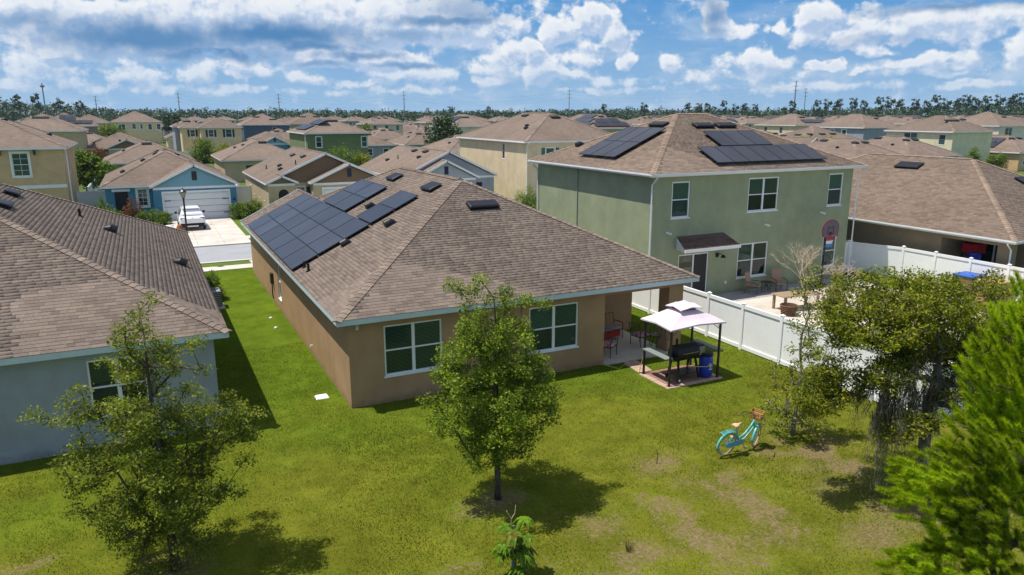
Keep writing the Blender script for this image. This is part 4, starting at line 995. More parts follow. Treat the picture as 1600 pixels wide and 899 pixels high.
    hse('two-storey pale yellow house standing square to the view, left background', (-8.2, 255, 6.4, 270), 6.6, ST['yellow'], wins=[('f', 2.0, 3.9, 4.3, 5.9, 2, dict(trim=.15)), ('f', 5.8, 6.8, 4.5, 6.0, 1, dict(trim=.15)), ('f', 10.2, 11.2, 4.3, 5.9, 1, dict(trim=.15)), ('f', 12.6, 13.6, 4.3, 5.9, 1, dict(trim=.15)), ('f', 8, 8.7, 4.5, 5.9, 1, dict(trim=.15))])
    hse('two-storey pale grey-blue house beside the yellow shuttered house', (6.3, 176, 13, 192), 6.3, ST['grey'], vents=[(0, 3, 2.6, 1.6, .5)], domes=[(3, 10, 1.5)])
    t, F, W_ = hse('two-storey pale yellow house with dark shutters, left background', (10.6, 163, 19.2, 178), 6.3, ST['yellow'], wins=[('f', 1.4, 2.4, 4.4, 5.8, 1, dict(shut=M_SHUT, trim=.08)), ('f', 4.7, 5.9, 4.3, 5.9, 1, dict(shut=M_SHUT, trim=.08))])
    t, F, W_ = hse('narrow yellow two-storey wing with one shuttered window, left background', (7.2, 166.5, 11.6, 175), 6.28, ST['yellow'], wins=[('f', 1.6, 2.5, 4.4, 5.8, 1, dict(shut=M_SHUT, trim=.08))])
    hse('slate blue two-storey house right of the yellow shuttered house', (23, 198, 35, 213), 6.3, ST['navy'], vents=[(0, 4, 4.5, 1.8, .5), (0, 8, 3, 1.8, .5)], wins=[('f', 7, 8, 4.3, 5.7, 1)])
    hse('two-storey brown-roofed khaki house behind the olive green house', (37, 210, 50, 226), 6.3, ST['khaki'], vents=[(0, 4, 4.5, 2, .5), (0, 8, 4.5, 2, .5)])
    hse('white two-storey house with blue solar panels beside the round dark green tree', (60.5, 150.5, 72, 166), 6.3, ST['white'], wins=[('l', 11.0, 12, 4.2, 5.8, 1, dict(trim=.1)), ('l', 8.4, 9.4, 4.2, 5.8, 1, dict(trim=.1))], sol=[(3, 5, 1.4, 6, 1), (3, 7, 3.2, 4, 1)], vents=[(0, 5, 4.6, 1.6, .5)])
    hse('two-storey khaki house covered with large dark solar arrays, behind the cream house', (76.3, 119.3, 88, 139), 6.3, ST['khaki'], sol=[(3, 8.5, .6, 8, 1), (3, 8.5, 2.4, 6, 1), (3, 9, 4.2, 4, 1), (0, 1.4, .6, 7, 1), (0, 2.6, 2.4, 5, 1)], vents=[(0, 5, 5.2, 1.2, .5), (0, 7, 5.2, 1.2, .5)], wins=[('l', 17.4, 18.2, 4.2, 5.6, 1, dict(trim=.2)), ('f', 1.8, 2.7, 4.4, 5.6, 1), ('l', 6, 6.8, 4.2, 5.6, 1, dict(trim=.2)), ('l', 3, 4.6, 4.2, 5.6, 2, dict(trim=.2))])
    # right of the green house
    t, F, W_ = hse('single-storey house with a small cream gable poking from its roof, behind the green house', (98, 86, 117, 104), 3.2, ST['white'], p=.4, vents=[(3, 6.5, 5.2, 1.2, .5), (3, 9.3, 5.8, 1.2, .5), (0, 8, 6.3, 1.3, .5), (0, 10.6, 6.3, 1.3, .5), (0, 5, 6.3, 1.2, .5)])
    front_gable(t, 92.5, 99.3, 84, 96, 3.2, .62, ST['white'], bwall=ST['white'], trim=M_WHITE)
    hse('two-storey pale lime house with dark windows, right background', (112.6, 72.6, 123.4, 85), 6.3, ST['lime'], wins=[('l', 3.2, 5.6, 4.4, 6.0, 2), ('l', 9.3, 10.4, 4.2, 5.8, 1)], vents=[(0, 3.4, 3.9, 1.6, .5), (0, 5.2, 3.9, 1.6, .5), (0, 7.6, 4.2, 1.2, .5)])
    hse('two-storey grey-walled house left of the pale lime one, right background', (129.5, 102, 141.3, 116), 6.3, ST['grey'], wins=[('l', 2, 3, 4.4, 5.8, 1, dict(trim=.2)), ('l', 5, 6, 4.4, 5.8, 1, dict(trim=.2)), ('l', 8, 9, 4.4, 5.8, 1, dict(trim=.2))], vents=[(0, 8, 4.2, 1.2, .5)])
    hse('two-storey cream house with solar panels behind the three palms', (141, 130, 153, 144), 6.3, ST['cream'], sol=[(0, 4, 1.2, 7, 1)], wins=[('l', 3, 4, 4.3, 5.8, 1), ('l', 8, 9, 4.3, 5.8, 1)], vents=[(0, 6, 4.4, 1.8, .5)])
    hse('pale two-storey house with stepped dark solar panels left of the palms', (130, 150, 143, 164), 6.3, ST['white'], sol=[(0, 2, 1, 3, 1), (0, 4.5, 2.9, 3, 1), (0, 8, 1, 4, 1), (0, 6.5, 4.2, 2, 1)], wins=[('l', 2, 4, 4.2, 5.8, 2), ('l', 6, 8, 4.2, 5.8, 2), ('l', 10, 11, 4.2, 5.8, 1)])
    hse('two-storey yellow house with a boarded-looking pale window, right of the solar roof ridge', (137, 143, 149, 149.5), 6.1, ST['yellow']) if False else None
    hse('white two-storey house at the right edge of the far rows, many small windows', (176, 103, 190, 118), 6.3, ST['white'], wins=[('l', 2, 3, 4.3, 5.8, 1), ('l', 4.5, 5.5, 4.3, 5.8, 1), ('l', 7, 8, 4.3, 5.8, 1), ('l', 10, 11, 4.3, 5.8, 1), ('f', 2.5, 5.2, 3.9, 5.9, 2)], vents=[(0, 8, 4.6, 1.4, .5)])
mid_houses()

def proto_house(two, w, d, wall, roof, kind, rng):
    ze = 6.1 if two else 3.0; t = thing('house', 'x', 'house', (0, 0, 0)); p = .36 if two else .45
    F, lines = hip_faces(-w / 2, 0, w / 2, d, ze, p); r = roof_obj(t, F, roof); eave_ring(t, -w / 2, 0, w / 2, d, ze, M_WHITE, soffit=False)
    caps(r, lines, step=1.2, w=.2)
    z0, z1 = (4.2, 5.7) if two else (1.0, 2.3); k = [1.2, w / 2 - .8, w - 3]
    ops = {'f': [(a, a + 1.1, z0, z1) for a in k], 'l': [(2, 3, z0, z1), (8, 9, z0, z1)]}
    W_ = shell(t, -w / 2 + .4, .4, w / 2 - .4, d - .4, 0, ze - .158, wall, ops)
    for s_ in ops:
        for o in ops[s_]: window(t, W_[s_], *o, cols=1, trim=.1)
    h = min(w, d) / 2 * 1.09
    for i, u, v in ((0, w / 2 - 1, h - 1.3), (0, w / 2 + 1.1, h - 1.3), (3, d / 2 - 2, h - 1), (1, d / 2 + 2, h - 1)): roof_vent(t, F[i], u, v, 1.2, .55)
    dome_vent(t, F[3], d / 2 + 2, h - 3, 1.2)
    if kind == 'solar': solar(t, F[3], 5, 1.2, 5, 2, 1.1, 1.75, h=.14); 
    if kind == 'solarf': solar(t, F[0], w / 2 - 3.3, .8, 6, 1, 1.1, 1.75, h=.14)
    if kind == 'gable': front_gable(t, -w / 2 + .3, -w / 2 + 6.6, -1.6, 5, ze, .5, wall, bwall=wall)
    return t
LANDMARKS = [(20, 'the beige house at left'), (255, 'the blue house gable'), (345, 'the yellow shuttered house'), (510, 'the olive green house'), (600, 'the brown gables'), (700, 'the round dark tree'), (825, 'the cream house'), (945, 'the big solar arrays'), (1070, 'the green house roof peak'), (1190, 'the green house panels'), (1278, 'the three palms'), (1367, 'the grey-walled house'), (1480, 'the pale lime house'), (1590, 'the right picture edge')]
ROWN = ['first', 'second', 'third', 'fourth', 'fifth', 'sixth', 'seventh', 'eighth', 'ninth', 'tenth']
def filler():
    rng = random.Random(12)
    P = []
    defs = [(0, 11.2, 15.5, 'khaki', 'plain', 'single-storey khaki house with plain brown hip roof, one of the far rows'),
            (0, 11.4, 15, 'cream', 'gable', 'single-storey cream house with small gable, one of the far rows'),
            (0, 11, 15, 'grey', 'plain', 'single-storey grey house with brown hip roof, one of the far rows'),
            (0, 11.2, 15.5, 'beige', 'solar', 'single-storey beige house with solar panels on its brown roof, one of the far rows'),
            (1, 11, 13.5, 'cream', 'plain', 'two-storey cream house with brown hip roof, one of the far rows'),
            (1, 11.4, 13.5, 'grey', 'plain', 'two-storey grey house with brown hip roof, one of the far rows'),
            (1, 11, 14, 'yellow', 'solarf', 'two-storey yellow house with dark solar panels, one of the far rows'),
            (1, 11.4, 14, 'khaki', 'plain', 'two-storey khaki house with brown hip roof, one of the far rows'),
            (0, 11.8, 15, 'taupe', 'plain', 'single-storey taupe house with brown hip roof, one of the far rows')]
    names = []
    for two, w, d, wn, k, lab in defs: P.append((proto_house(two, w, d, ST[wn], M_ROOFF, k, rng), two, lab, 'far rows: ' + lab.split(',')[0]))
    used = [False] * len(P); cnt = 0
    rows = [(68.8, 0), (105, 1), (143, 0), (176, 1), (211, 0), (243, 1), (277, 0), (309, 1), (343, 0), (376, 1)]
    for ry, back in rows:
        x = -70 + rng.uniform(0, 5)
        while x < 420:
            w = 12; y = ry + rng.uniform(-1, 1.5); x += 12.9 + rng.choice((0, 0, 0, 1.5)) 
            if ry < 70 and x < 52: continue
            ang = math.degrees(math.atan2(x, y)); dist = math.hypot(x, y)
            if not (-11 < ang < 64) or dist > 440: continue
            rect = (x - 6.2, y - 1.5, x + 6.2, y + 16.2)
            if any(not (rect[2] < r[0] or rect[0] > r[2] or rect[3] < r[1] or rect[1] > r[3]) for r in PLACED): continue
            two = rng.random() < (.30 if ry > 200 else .22)
            if ry < 110 or (ry < 190 and 300 < project(Vector((x, y, -3)))[0] < 760): two = False
            if -25 < x < 9 and ry < 260: two = False
            if 130 < project(Vector((x, y, -3)))[0] < 262 and 185 < y < 262: continue
            c = [i for i, q in enumerate(P) if bool(q[1]) == two]; i = rng.choice(c)
            if P[i][2].find('solar') > 0 and rng.random() < .5: i = c[0]
            pr, _, lab, grp = P[i]
            sx = project(Vector((x, y + 6, -4)))[0]
            if dist < 330:
                lm = min(LANDMARKS, key=lambda q: abs(q[0] - sx)); rel = 'behind' if abs(lm[0] - sx) < 22 else ('just left of' if sx < lm[0] else 'just right of')
                lab = lab.split(',')[0].replace('with plain brown hip roof', '').replace('with brown hip roof', '').replace('solar panels on its brown roof', 'solar panels').strip() + ', %s row, %s %s' % (ROWN[rows.index((ry, back))], rel, lm[1])
            if not used[i]: used[i] = True; pr.location = (x, y, 0); pr['label'] = lab; pr['group'] = grp; o = pr
            else: o = copy_tree(pr, None, (x, y, 0), 0, lab, grp)
            PLACED.append(rect); cnt += 1
    for i, u in enumerate(used):
        if not u:
            def rm(o):
                for ch in list(o.children): rm(ch)
                bpy.data.objects.remove(o)
            rm(P[i][0])
    print('filler', cnt)
    # long charcoal roofed terraces in front of the right-hand forest
    tr = []
    for k in range(7):
        px = 1060 + k * 92; r = pix_ray(px, 190); D = 330 + (k % 2) * 25; q = Vector((0, 0, 0)) + r * D
        x, y = q.x, q.y; x0, x1, y0, y1 = x - 17, x + 17, y, y + 13
        t = thing('terrace', 'long charcoal-roofed terrace in the line before the right-hand forest', 'terrace', (x, y, 0), 'charcoal-roofed terraces before the forest')
        F, l = hip_faces(x0, y0, x1, y1, 5.6, .42); roof_obj(t, F, M_ROOFD); eave_ring(t, x0, y0, x1, y1, 5.6, M_WHITE, soffit=False); shell(t, x0 + .4, y0 + .4, x1 - .4, y1 - .4, 0, 5.45, ST['white'])
filler()

# ------------------------------------------------------------ white vinyl fences
def fence(label, pts, h=1.83, step=1.95, group=None, capped=False, fine=True, name='vinyl_fence'):
    t = thing(name, label, 'fence', (pts[0][0], pts[0][1], 0), group)
    pm = cm = None
    for a, b in zip(pts, pts[1:]):
        A, B = Vector((*a, 0)), Vector((*b, 0)); L = (B - A).length; n = max(1, round(L / step)); st = L / n; u = (B - A).normalized(); s_ = Vector((u.y, -u.x, 0))
        fr0 = Fr((0, 0, 0), u, s_, (0, 0, 1))
        me = None; ang = math.atan2(u.y, u.x)
        for i in range(n):
            p = A + u * (st * i)
            if me is None:
                mb = MB(); e = .065
                mb.box(e, st - e, -.045, .045, .06, .20); mb.box(e, st - e, -.045, .045, h - .16, h - .02)
                nb = 11 if fine else 1; w = (st - 2 * e) / nb
                for k in range(nb): mb.box(e + k * w + .002, e + (k + 1) * w - .002, -.010, .010, .20, h - .16)
                if fine: mb.box(e, st - e, -.008, .008, .20, h - .16)
                pan = mb.build('fence_panel', M_VINYL, t); me = pan
            else: pan = me.copy(); COL.objects.link(pan)
            pan.location = p - BASE[t]; pan.rotation_euler = (0, 0, ang)
            # mesh was built about the thing's base: undo
        if me: me.data.transform(Matrix.Translation(BASE[t]))
        k = 0
        for i in range(n + 1):
            p = A + u * (st * i)
            if pm is None:
                post = MB().box(-.063, .063, -.063, .063, 0, h + .03).build('post', M_VINYL, t); post.data.transform(Matrix.Translation(BASE[t])); pm = post
                cap = MB().loft([[Vector((x, y, z)) for x, y in ((-q, -q), (q, -q), (q, q), (-q, q))] for q, z in ((.075, h + .03), (.075, h + .05), (.01, h + .09))]).build('post_cap', M_VINYL, post); cap.data.transform(Matrix.Translation(BASE[t])); cm = cap; cc = cap
            else:
                post = pm.copy(); COL.objects.link(post); cc = cm.copy(); COL.objects.link(cc); cc.parent = post
            post.location = p - BASE[t]; post.rotation_euler = (0, 0, ang)
            if capped and i % 2 == 1:
                lamp = MB().box(-.07, .07, -.085, -.06, h - .12, h - .02).build('solar_light', M_BLACK, post); lamp.data.transform(Matrix.Translation(BASE[t]))
    return t
def fences():
    fence('white vinyl privacy fence running between the tan house and the green house yard', [(20.2, 12.6), (20.2, 38.0)])
    fence('white vinyl fence closing the bottom of the sand yard, behind the oak', [(20.33, 12.6), (37.05, 12.6)])
    fence('white vinyl fence with small black post lights, right of the green house', [(37.12, 12.8), (37.12, 25.9), (36.1, 28.5)], capped=True, step=2.0)
    fence('short shaded white fence joining the corner of the green house', [(34.75, 28.55), (36.0, 28.55)])
    fence('white fence left of the blue house running back beside its wall', [(-5.3, 85), (-5.0, 104)], fine=False)
    fence('white fence panel joining the beige house and the blue house', [(-6.0, 80.5), (-3.3, 80.5)], fine=False)
    fence('white fence between the blue house and the cream gabled house', [(7.1, 79.5), (9.6, 79.5)], fine=False)
    fence('white fence running back between the blue and cream gabled houses', [(8.4, 80), (8.4, 103)], fine=False)
    fence('white fence in front of the small gabled house at left', [(-8.5, 124), (-4.9, 124), (-4.9, 140)], fine=False)
    fence('white fence below the grey-blue two-storey house, left background', [(4, 160), (9, 160)], fine=False)
fences()
# ------------------------------------------------------------ vegetation
def bark_mat(name, c0, c1):
    m = bpy.data.materials.new(name); m.use_nodes = True; t = NT(m.node_tree); b = t.n['Principled BSDF']; b.inputs['Roughness'].default_value = .95; b.inputs['Specular IOR Level'].default_value = .1
    ob = t.node('ShaderNodeTexCoord').outputs['Object']; n = t.rng(t.noise(t.v('MULTIPLY', ob, (14, 14, 3)), 1, 5, .65), .35, .65)
    t.put(b.inputs['Base Color'], t.mix(n, c0, c1)); bn = t.node('ShaderNodeBump'); bn.inputs['Strength'].default_value = .8; bn.inputs['Distance'].default_value = .02
    t.put(bn.inputs['Height'], n); t.l.new(bn.outputs[0], b.inputs['Normal']); return m
M_BARK = bark_mat('grey_brown_bark', (.045, .034, .026), (.15, .12, .095)); M_BARKG = bark_mat('pale_grey_bark', (.13, .12, .11), (.36, .34, .31))
M_BARKM = bark_mat('mid_grey_bark', (.07, .062, .055), (.24, .22, .20))
L_OAK1 = leaf_mat('oak_leaf_dull', (.050, .090, .005), (.140, .180, .010), (.310, .325, .035), .45)
L_OAK2 = leaf_mat('oak_leaf_fresh', (.050, .100, .004), (.140, .205, .010), (.300, .360, .025), .42)
L_OAK3 = leaf_mat('oak_leaf_olive', (.045, .078, .004), (.160, .188, .009), (.360, .355, .025), .45)
L_PINE = leaf_mat('pine_needle', (.19, .30, .008), (.34, .45, .013), (.50, .56, .03), .58, .8)
L_BUSH = leaf_mat('shrub_leaf', (.040, .085, .006), (.105, .175, .012), (.200, .265, .025), .35)
L_WOOD = leaf_mat('far_wood_leaf', (.012, .032, .006), (.028, .060, .007), (.060, .105, .009), .1)
L_MOSS = leaf_mat('hanging_moss', (.075, .07, .05), (.16, .15, .11), (.30, .29, .23), .3, .9)
L_RED = leaf_mat('reddish_shrub_leaf', (.10, .022, .012), (.20, .06, .02), (.10, .12, .015), .3)
def leaf_cloud(rs, C, n, spread, size, droop=0., flat=.5, asp=.5, jitter=.35):
    """diamond leaves scattered round every point of C; spread (N,3) or scalar"""
    C = np.asarray(C); N = len(C) * n; P = np.repeat(C, n, 0); S = np.repeat(np.atleast_2d(spread) * np.ones((len(C), 3)), n, 0)
    d = rs.randn(N, 3); d /= np.linalg.norm(d, axis=1, keepdims=True) + 1e-9; P = P + d * (rs.rand(N, 1) ** .45) * S
    nr = rs.randn(N, 3); nr[:, 2] = np.abs(nr[:, 2]) + flat; nr /= np.linalg.norm(nr, axis=1, keepdims=True)
    a = rs.randn(N, 3); a[:, 2] -= droop; a -= nr * (a * nr).sum(1, keepdims=True); a /= np.linalg.norm(a, axis=1, keepdims=True) + 1e-9; b = np.cross(nr, a)
    s = size * (1 + jitter * rs.randn(N, 1)).clip(.45, 1.8)
    V = np.stack([P, P + a * s * .5 + b * s * asp * .5, P + a * s, P + a * s * .5 - b * s * asp * .5], 1).reshape(-1, 3)
    return V, np.arange(N * 4).reshape(N, 4)
def grow(rs, base, top_h, trunk_h, cents, lean=(0, 0), r0=.1, crooked=.06, rise=.55, trunk_segs=9, tip=.006, power=.42):
    """trunk polyline + every foliage centre joined to the nearest lower node: returns nodes, parents, radii"""
    base = np.array(base, float); nodes = [base]; par = [-1]
    for i in range(1, trunk_segs + 1):
        f = i / trunk_segs; nodes.append(base + np.array([lean[0] * f + rs.randn() * crooked * f, lean[1] * f + rs.randn() * crooked * f, top_h * f])); par.append(i - 1)
    order = np.argsort([np.hypot(*(c[:2] - base[:2])) + .25 * abs(c[2] - base[2] - trunk_h) for c in cents])
    leaf_at = []
    for k in order:
        c = cents[k]; A = np.array(nodes); d = c - A; hd = np.linalg.norm(d[:, :2], axis=1); cost = np.linalg.norm(d, axis=1) + np.maximum(0, A[:, 2] + hd * .12 - c[2]) * 1.4 * rise
        cost[A[:, 2] < base[2] + trunk_h] += 4
        j = int(np.argmin(cost)); n = max(1, int(np.linalg.norm(c - A[j]) / .45)); p0 = A[j]; last = j
        for q in range(1, n + 1):
            f = q / n; m_ = p0 + (c - p0) * f; m_ = m_ + rs.randn(3) * .05 * (1 if q < n else 0) + np.array([0, 0, -.10 * math.sin(math.pi * f) * rise]); nodes.append(m_); par.append(last); last = len(nodes) - 1
        leaf_at.append(last)
    w = np.zeros(len(nodes)); 
    for l in leaf_at: w[l] += 1
    for i in range(len(nodes) - 1, 0, -1): w[par[i]] += w[i]
    rad = r0 * (np.maximum(w, .3) / w.max()) ** power; rad = np.maximum(rad, tip); return np.array(nodes), par, rad
def limbs(nodes, par, rad, m, parent, name='branch', trunk=9, sides=5, split=True):
    tk = MB(); tk.tube([tuple(p) for p in nodes[:trunk + 1]], [float(r) * (1.25 if i == 0 else 1) for i, r in enumerate(rad[:trunk + 1])], 8); tk.build('trunk', m, parent, smooth=True)
    mb = MB()
    for i in range(trunk + 1, len(nodes)):
        a, b = nodes[par[i]], nodes[i]; ra = min(rad[par[i]], rad[i] * 1.6); mb.tube([tuple(a), tuple(b)], [float(ra), float(rad[i])], sides if rad[i] > .015 else 3, cap=False)
    return mb.build('branches', m, parent, smooth=True, kind='stuff')
def crown_points(rs, n, c, r, shape, gaps=.0):
    out = []
    while len(out) < n:
        p = rs.uniform(-1, 1, 3)
        if shape(p, rs): out.append(np.array(c) + p * np.array(r))
    return np.array(out)
def oak_left():
    rs = np.random.RandomState(21); b = (-.27, 14.75, 0); t = thing('oak_tree', 'young oak with a sparse ragged crown in front of the pale grey-blue house', 'tree', b)
    def sh(p, r):
        z = (p[2] + 1) / 2; R_ = 1.15 * (1 - z) ** .62 * (.55 + .9 * min(1, z * 2.6)) / 1.25; d = math.hypot(p[0], p[1])
        return d < R_ * (.55 + .5 * r.rand()) * (1 + .35 * math.sin(5 * math.atan2(p[1], p[0]) + 7 * z)) 
    C = crown_points(rs, 300, (-.25, 14.75, 3.15), (1.66, 1.6, 2.85), sh); a_ = C.copy(); low = C[:, 2] < 3.2
    C = np.vstack([C, C[low][:30] + rs.randn(min(30, low.sum()), 3) * .18, [(-1.95, 14.7, 3.6), (-2.25, 14.7, 3.75), (-1.7, 14.7, 3.9), (1.55, 14.7, 3.1), (1.2, 14.7, 3.3), (-1.8, 14.7, 2.9)]])
    nodes, par, rad = grow(rs, b, 5.6, .9, C, lean=(-.1, .05), r0=.085, crooked=.05); limbs(nodes, par, rad, M_BARK, t)
    V, Fq = leaf_cloud(rs, C, 160, (.25, .25, .15), .056, .2, .5, .5); np_mesh('leaves', V, Fq, L_OAK1, t, kind='stuff')
    # stake leaning beside the trunk
oak_left()
def oak_mid():
    rs = np.random.RandomState(33); b = (6.78, 14.35, 0); t = thing('oak_tree', 'leafy young oak with a dense green crown in front of the tan house windows', 'tree', b)
    def sh(p, r):
        z = (p[2] + 1) / 2; R_ = min(1, .35 + 2.1 * z) * (1 - max(0, z - .42) / .66) ** .7 if z < 1 else 0; d = math.hypot(p[0], p[1])
        return d < R_ * (.8 + .25 * r.rand()) * (1 + .16 * math.sin(4 * math.atan2(p[1], p[0]) + 9 * z))
    C = crown_points(rs, 290, (6.72, 14.35, 3.1), (1.58, 1.55, 2.15), sh)
    C = np.vstack([C, [(5.95, 14.3, 5.25), (5.7, 14.3, 5.4), (6.2, 14.3, 5.2), (6.35, 14.3, 5.45), (7.5, 14.2, 4.9), (7.9, 14.2, 4.75)]])
    nodes, par, rad = grow(rs, b, 5.0, 1.15, C, lean=(-.05, 0), r0=.075, crooked=.03); limbs(nodes, par, rad, M_BARK, t)
    n = np.full(len(C), 1); V, Fq = leaf_cloud(rs, C, 215, (.25, .25, .19), .055, .1, .5, .55); np_mesh('leaves', V, Fq, L_OAK2, t, kind='stuff')
oak_mid()
def oak_right():
    rs = np.random.RandomState(44); b = (15.6, 9.6, 0); t = thing('oak_tree', 'wide spreading oak draped with grey hanging moss at right, in front of the white fence', 'tree', b)
    blobs = [((15.7, 10.9, 4.5), (2.0, 1.5, .95), 165), ((14.3, 10.9, 4.35), (1.2, 1.1, .6), 70), ((16.0, 10.6, 3.55), (1.3, .8, .45), 45), ((17.6, 10.2, 4.15), (1.9, 1.5, 1.2), 130), ((13.9, 11.2, 3.0), (1.2, .9, .6), 34), ((16.8, 10.2, 3.6), (1.4, 1.1, .7), 45), ((13.5, 10.9, 2.6), (1.0, .7, .4), 26), ((17.0, 9.6, 3.0), (1.5, .8, .9), 80), ((14.7, 10.2, 3.25), (.8, .5, .3), 26), ((19.2, 9.8, 3.8), (1.6, 1.4, 1.3), 60), ((14.9, 9.8, 2.1), (.7, .6, .6), 18), ((17.8, 9.0, 2.8), (1.6, 1.0, 1.0), 40)]
    C = []
    for c, r, n in blobs:
        for _ in range(n):
            d = rs.randn(3); d /= np.linalg.norm(d); C.append(np.array(c) + d * rs.rand() ** .4 * np.array(r))
    C = np.array(C)
    nodes, par, rad = grow(rs, b, 4.3, 1.1, C, lean=(.5, .7), r0=.13, crooked=.2, rise=.3, power=.5, tip=.008); limbs(nodes, par, rad, M_BARKM, t)
    V, Fq = leaf_cloud(rs, C, 125, (.25, .25, .18), .07, .2, .4, .5); np_mesh('leaves', V, Fq, L_OAK3, t, kind='stuff')
    # moss: ragged beards hanging from the limbs
    low = [i for i in range(10, len(nodes)) if nodes[i][2] < 4.2 and nodes[i][0] < 17.8]; V = []; k = 0
    spots = [(nodes[rs.choice(low)], rs.uniform(.25, .7), 18) for _ in range(24)] + [(np.array(p), L, 125) for p, L in (((14.62, 10.0, 3.3), 3.0), ((14.45, 9.95, 3.0), 2.4), ((14.8, 10.1, 3.6), 2.2), ((15.3, 10.0, 3.3), 2.2), ((15.5, 10.0, 3.0), 1.6), ((14.1, 10.1, 3.0), 1.0), ((15.9, 10.0, 3.3), 1.1), ((16.4, 9.8, 3.4), 1.2), ((15.8, 10.3, 3.8), 1.2), ((16.9, 9.8, 3.3), 1.2))]
    for p, L, n in spots:
        for lock in range(max(3, n // 14)):
            root = p + np.append(rs.randn(2) * (.16 if n > 50 else .09), -rs.rand() * (.55 if n > 50 else .1)); LL = L * rs.uniform(.35, 1.0); sway = rs.randn(2) * .05
            for _ in range(15):
                x, y, z = root + np.append(rs.randn(2) * .03, 0); l = LL * rs.uniform(.55, 1); a = rs.rand() * 6.3; segs = max(3, int(l / .10)); w = .006
                for s_ in range(segs):
                    f = s_ / segs; nx, ny, nz = x + rs.randn() * .022 + sway[0] / segs * 2, y + rs.randn() * .022 + sway[1] / segs * 2, z - l / segs; a += rs.randn() * .5; ca, sa = math.cos(a) * w * (1.2 - f), math.sin(a) * w * (1.2 - f)
                    V += [(x - ca, y - sa, z), (x + ca, y + sa, z), (nx + ca * .8, ny + sa * .8, nz), (nx - ca * .8, ny - sa * .8, nz)]
                    if rs.rand() < .45:
                        h = rs.randn(3) * .035; h[2] -= .03; V += [(nx, ny, nz), (nx + .004, ny, nz + .006), (nx + h[0], ny + h[1], nz + h[2]), (nx + h[0] * .9, ny + h[1], nz + h[2] - .006)]
                    x, y, z = nx, ny, nz
    V = np.array(V); np_mesh('hanging_moss', V, np.arange(len(V)).reshape(-1, 4), L_MOSS, t, kind='stuff')
    # slim neighbour with thin foliage and bare upper twigs
    b = (15.9, 13.8, 0); t = thing('oak_tree', 'slim thinly leaved young tree just left of the mossy oak, by the fence', 'tree', b)
    def sh(p, r): z = (p[2] + 1) / 2; d = math.hypot(p[0], p[1]); return d < (.95 - .62 * z) * (.45 + .6 * r.rand())
    C = crown_points(rs, 90, (15.85, 13.6, 2.75), (1.2, 1.1, 2.2), sh)
    nodes, par, rad = grow(rs, b, 4.6, .5, C, lean=(.15, 0), r0=.06, crooked=.08); limbs(nodes, par, rad, M_BARKG, t)
    V, Fq = leaf_cloud(rs, C, 75, (.22, .22, .18), .07, .2, .4, .5); np_mesh('leaves', V, Fq, L_OAK3, t, kind='stuff')
oak_right()
def pine():
    rs = np.random.RandomState(5); b = (11.5, 5.2, 0); t = thing('pine_tree', 'bright green young pine with long needles filling the lower right corner', 'tree', b)
    C = []; D = []
    specs = [((9.45, 5.6, 3.95), (.95, .55, .62), 150), ((10.5, 5.6, 5.45), (.75, .5, .95), 150), ((8.75, 5.35, 2.95), (.55, .4, .35), 50), ((10.4, 5.5, 4.5), (.9, .6, .6), 110), ((11.2, 5.4, 6.3), (.8, .5, .9), 90), ((9.8, 5.2, 3.0), (1.0, .6, .6), 150), ((10.2, 5.3, 3.7), (.9, .5, .5), 110), ((10.9, 5.5, 5.2), (.6, .5, .8), 70), ((11.3, 5.0, 5.0), (1.0, .7, 1.2), 80)]
    for c, r, n in specs:
        for _ in range(n):
            d = rs.randn(3); d /= np.linalg.norm(d); C.append(np.array(c) + d * rs.rand() ** .4 * np.array(r))
    C = np.array(C); nodes, par, rad = grow(rs, b, 6.6, 1.5, C, lean=(-.2, .1), r0=.11, crooked=.04, rise=.5); limbs(nodes, par, rad, M_BARK, t)
    n = 340; N = len(C) * n; P = np.repeat(C, n, 0); ax = C - np.array([11.4, 5.2, 3.6]); ax[:, 2] = np.abs(ax[:, 2]) * .4 + .9; ax /= np.linalg.norm(ax, axis=1, keepdims=True); ax = np.repeat(ax, n, 0)
    s = rs.rand(N, 1); P = P + ax * (s - .5) * .26; d = rs.randn(N, 3); d -= ax * (d * ax).sum(1, keepdims=True); d /= np.linalg.norm(d, axis=1, keepdims=True); d = d * (.9 - .5 * s) + ax * (.45 + .6 * s); d /= np.linalg.norm(d, axis=1, keepdims=True)
    L =   .11 * rs.uniform(.6, 1.15, (N, 1)); w = np.cross(d, rs.randn(N, 3)); w /= np.linalg.norm(w, axis=1, keepdims=True); w *= .0038
    V = np.stack([P - w, P + w, P + d * L], 1).reshape(-1, 3); np_mesh('needles', V, np.arange(N * 3).reshape(N, 3), L_PINE, t, kind='stuff')
pine()
def bush(label, x, y, rx, ry, h, m=None, n=60, ls=.10, group=None, seed=1, cat='bush', name='bush', per=60):
    rs = np.random.RandomState(seed); t = thing(name, label, cat, (x, y, 0), group); C = []
    for _ in range(n):
        d = rs.randn(3); d /= np.linalg.norm(d); d[2] = abs(d[2]); C.append(np.array((x, y, h * .12)) + d * rs.rand() ** .35 * np.array((rx, ry, h * .82)))
    C = np.array(C); mb = MB()
    for c in C[::3]: mb.tube([(x + (c[0] - x) * .15, y + (c[1] - y) * .15, 0), tuple((c + np.array((x, y, h * .2))) / 2), tuple(c)], [.03 * h, .015, .006], 3, cap=False)
    mb.build('stems', M_BARK, t, kind='stuff'); V, Fq = leaf_cloud(rs, C, per, (rx * .28, ry * .28, h * .16), ls, 0, .5, .55); np_mesh('leaves', V, Fq, m or L_BUSH, t, kind='stuff'); return t
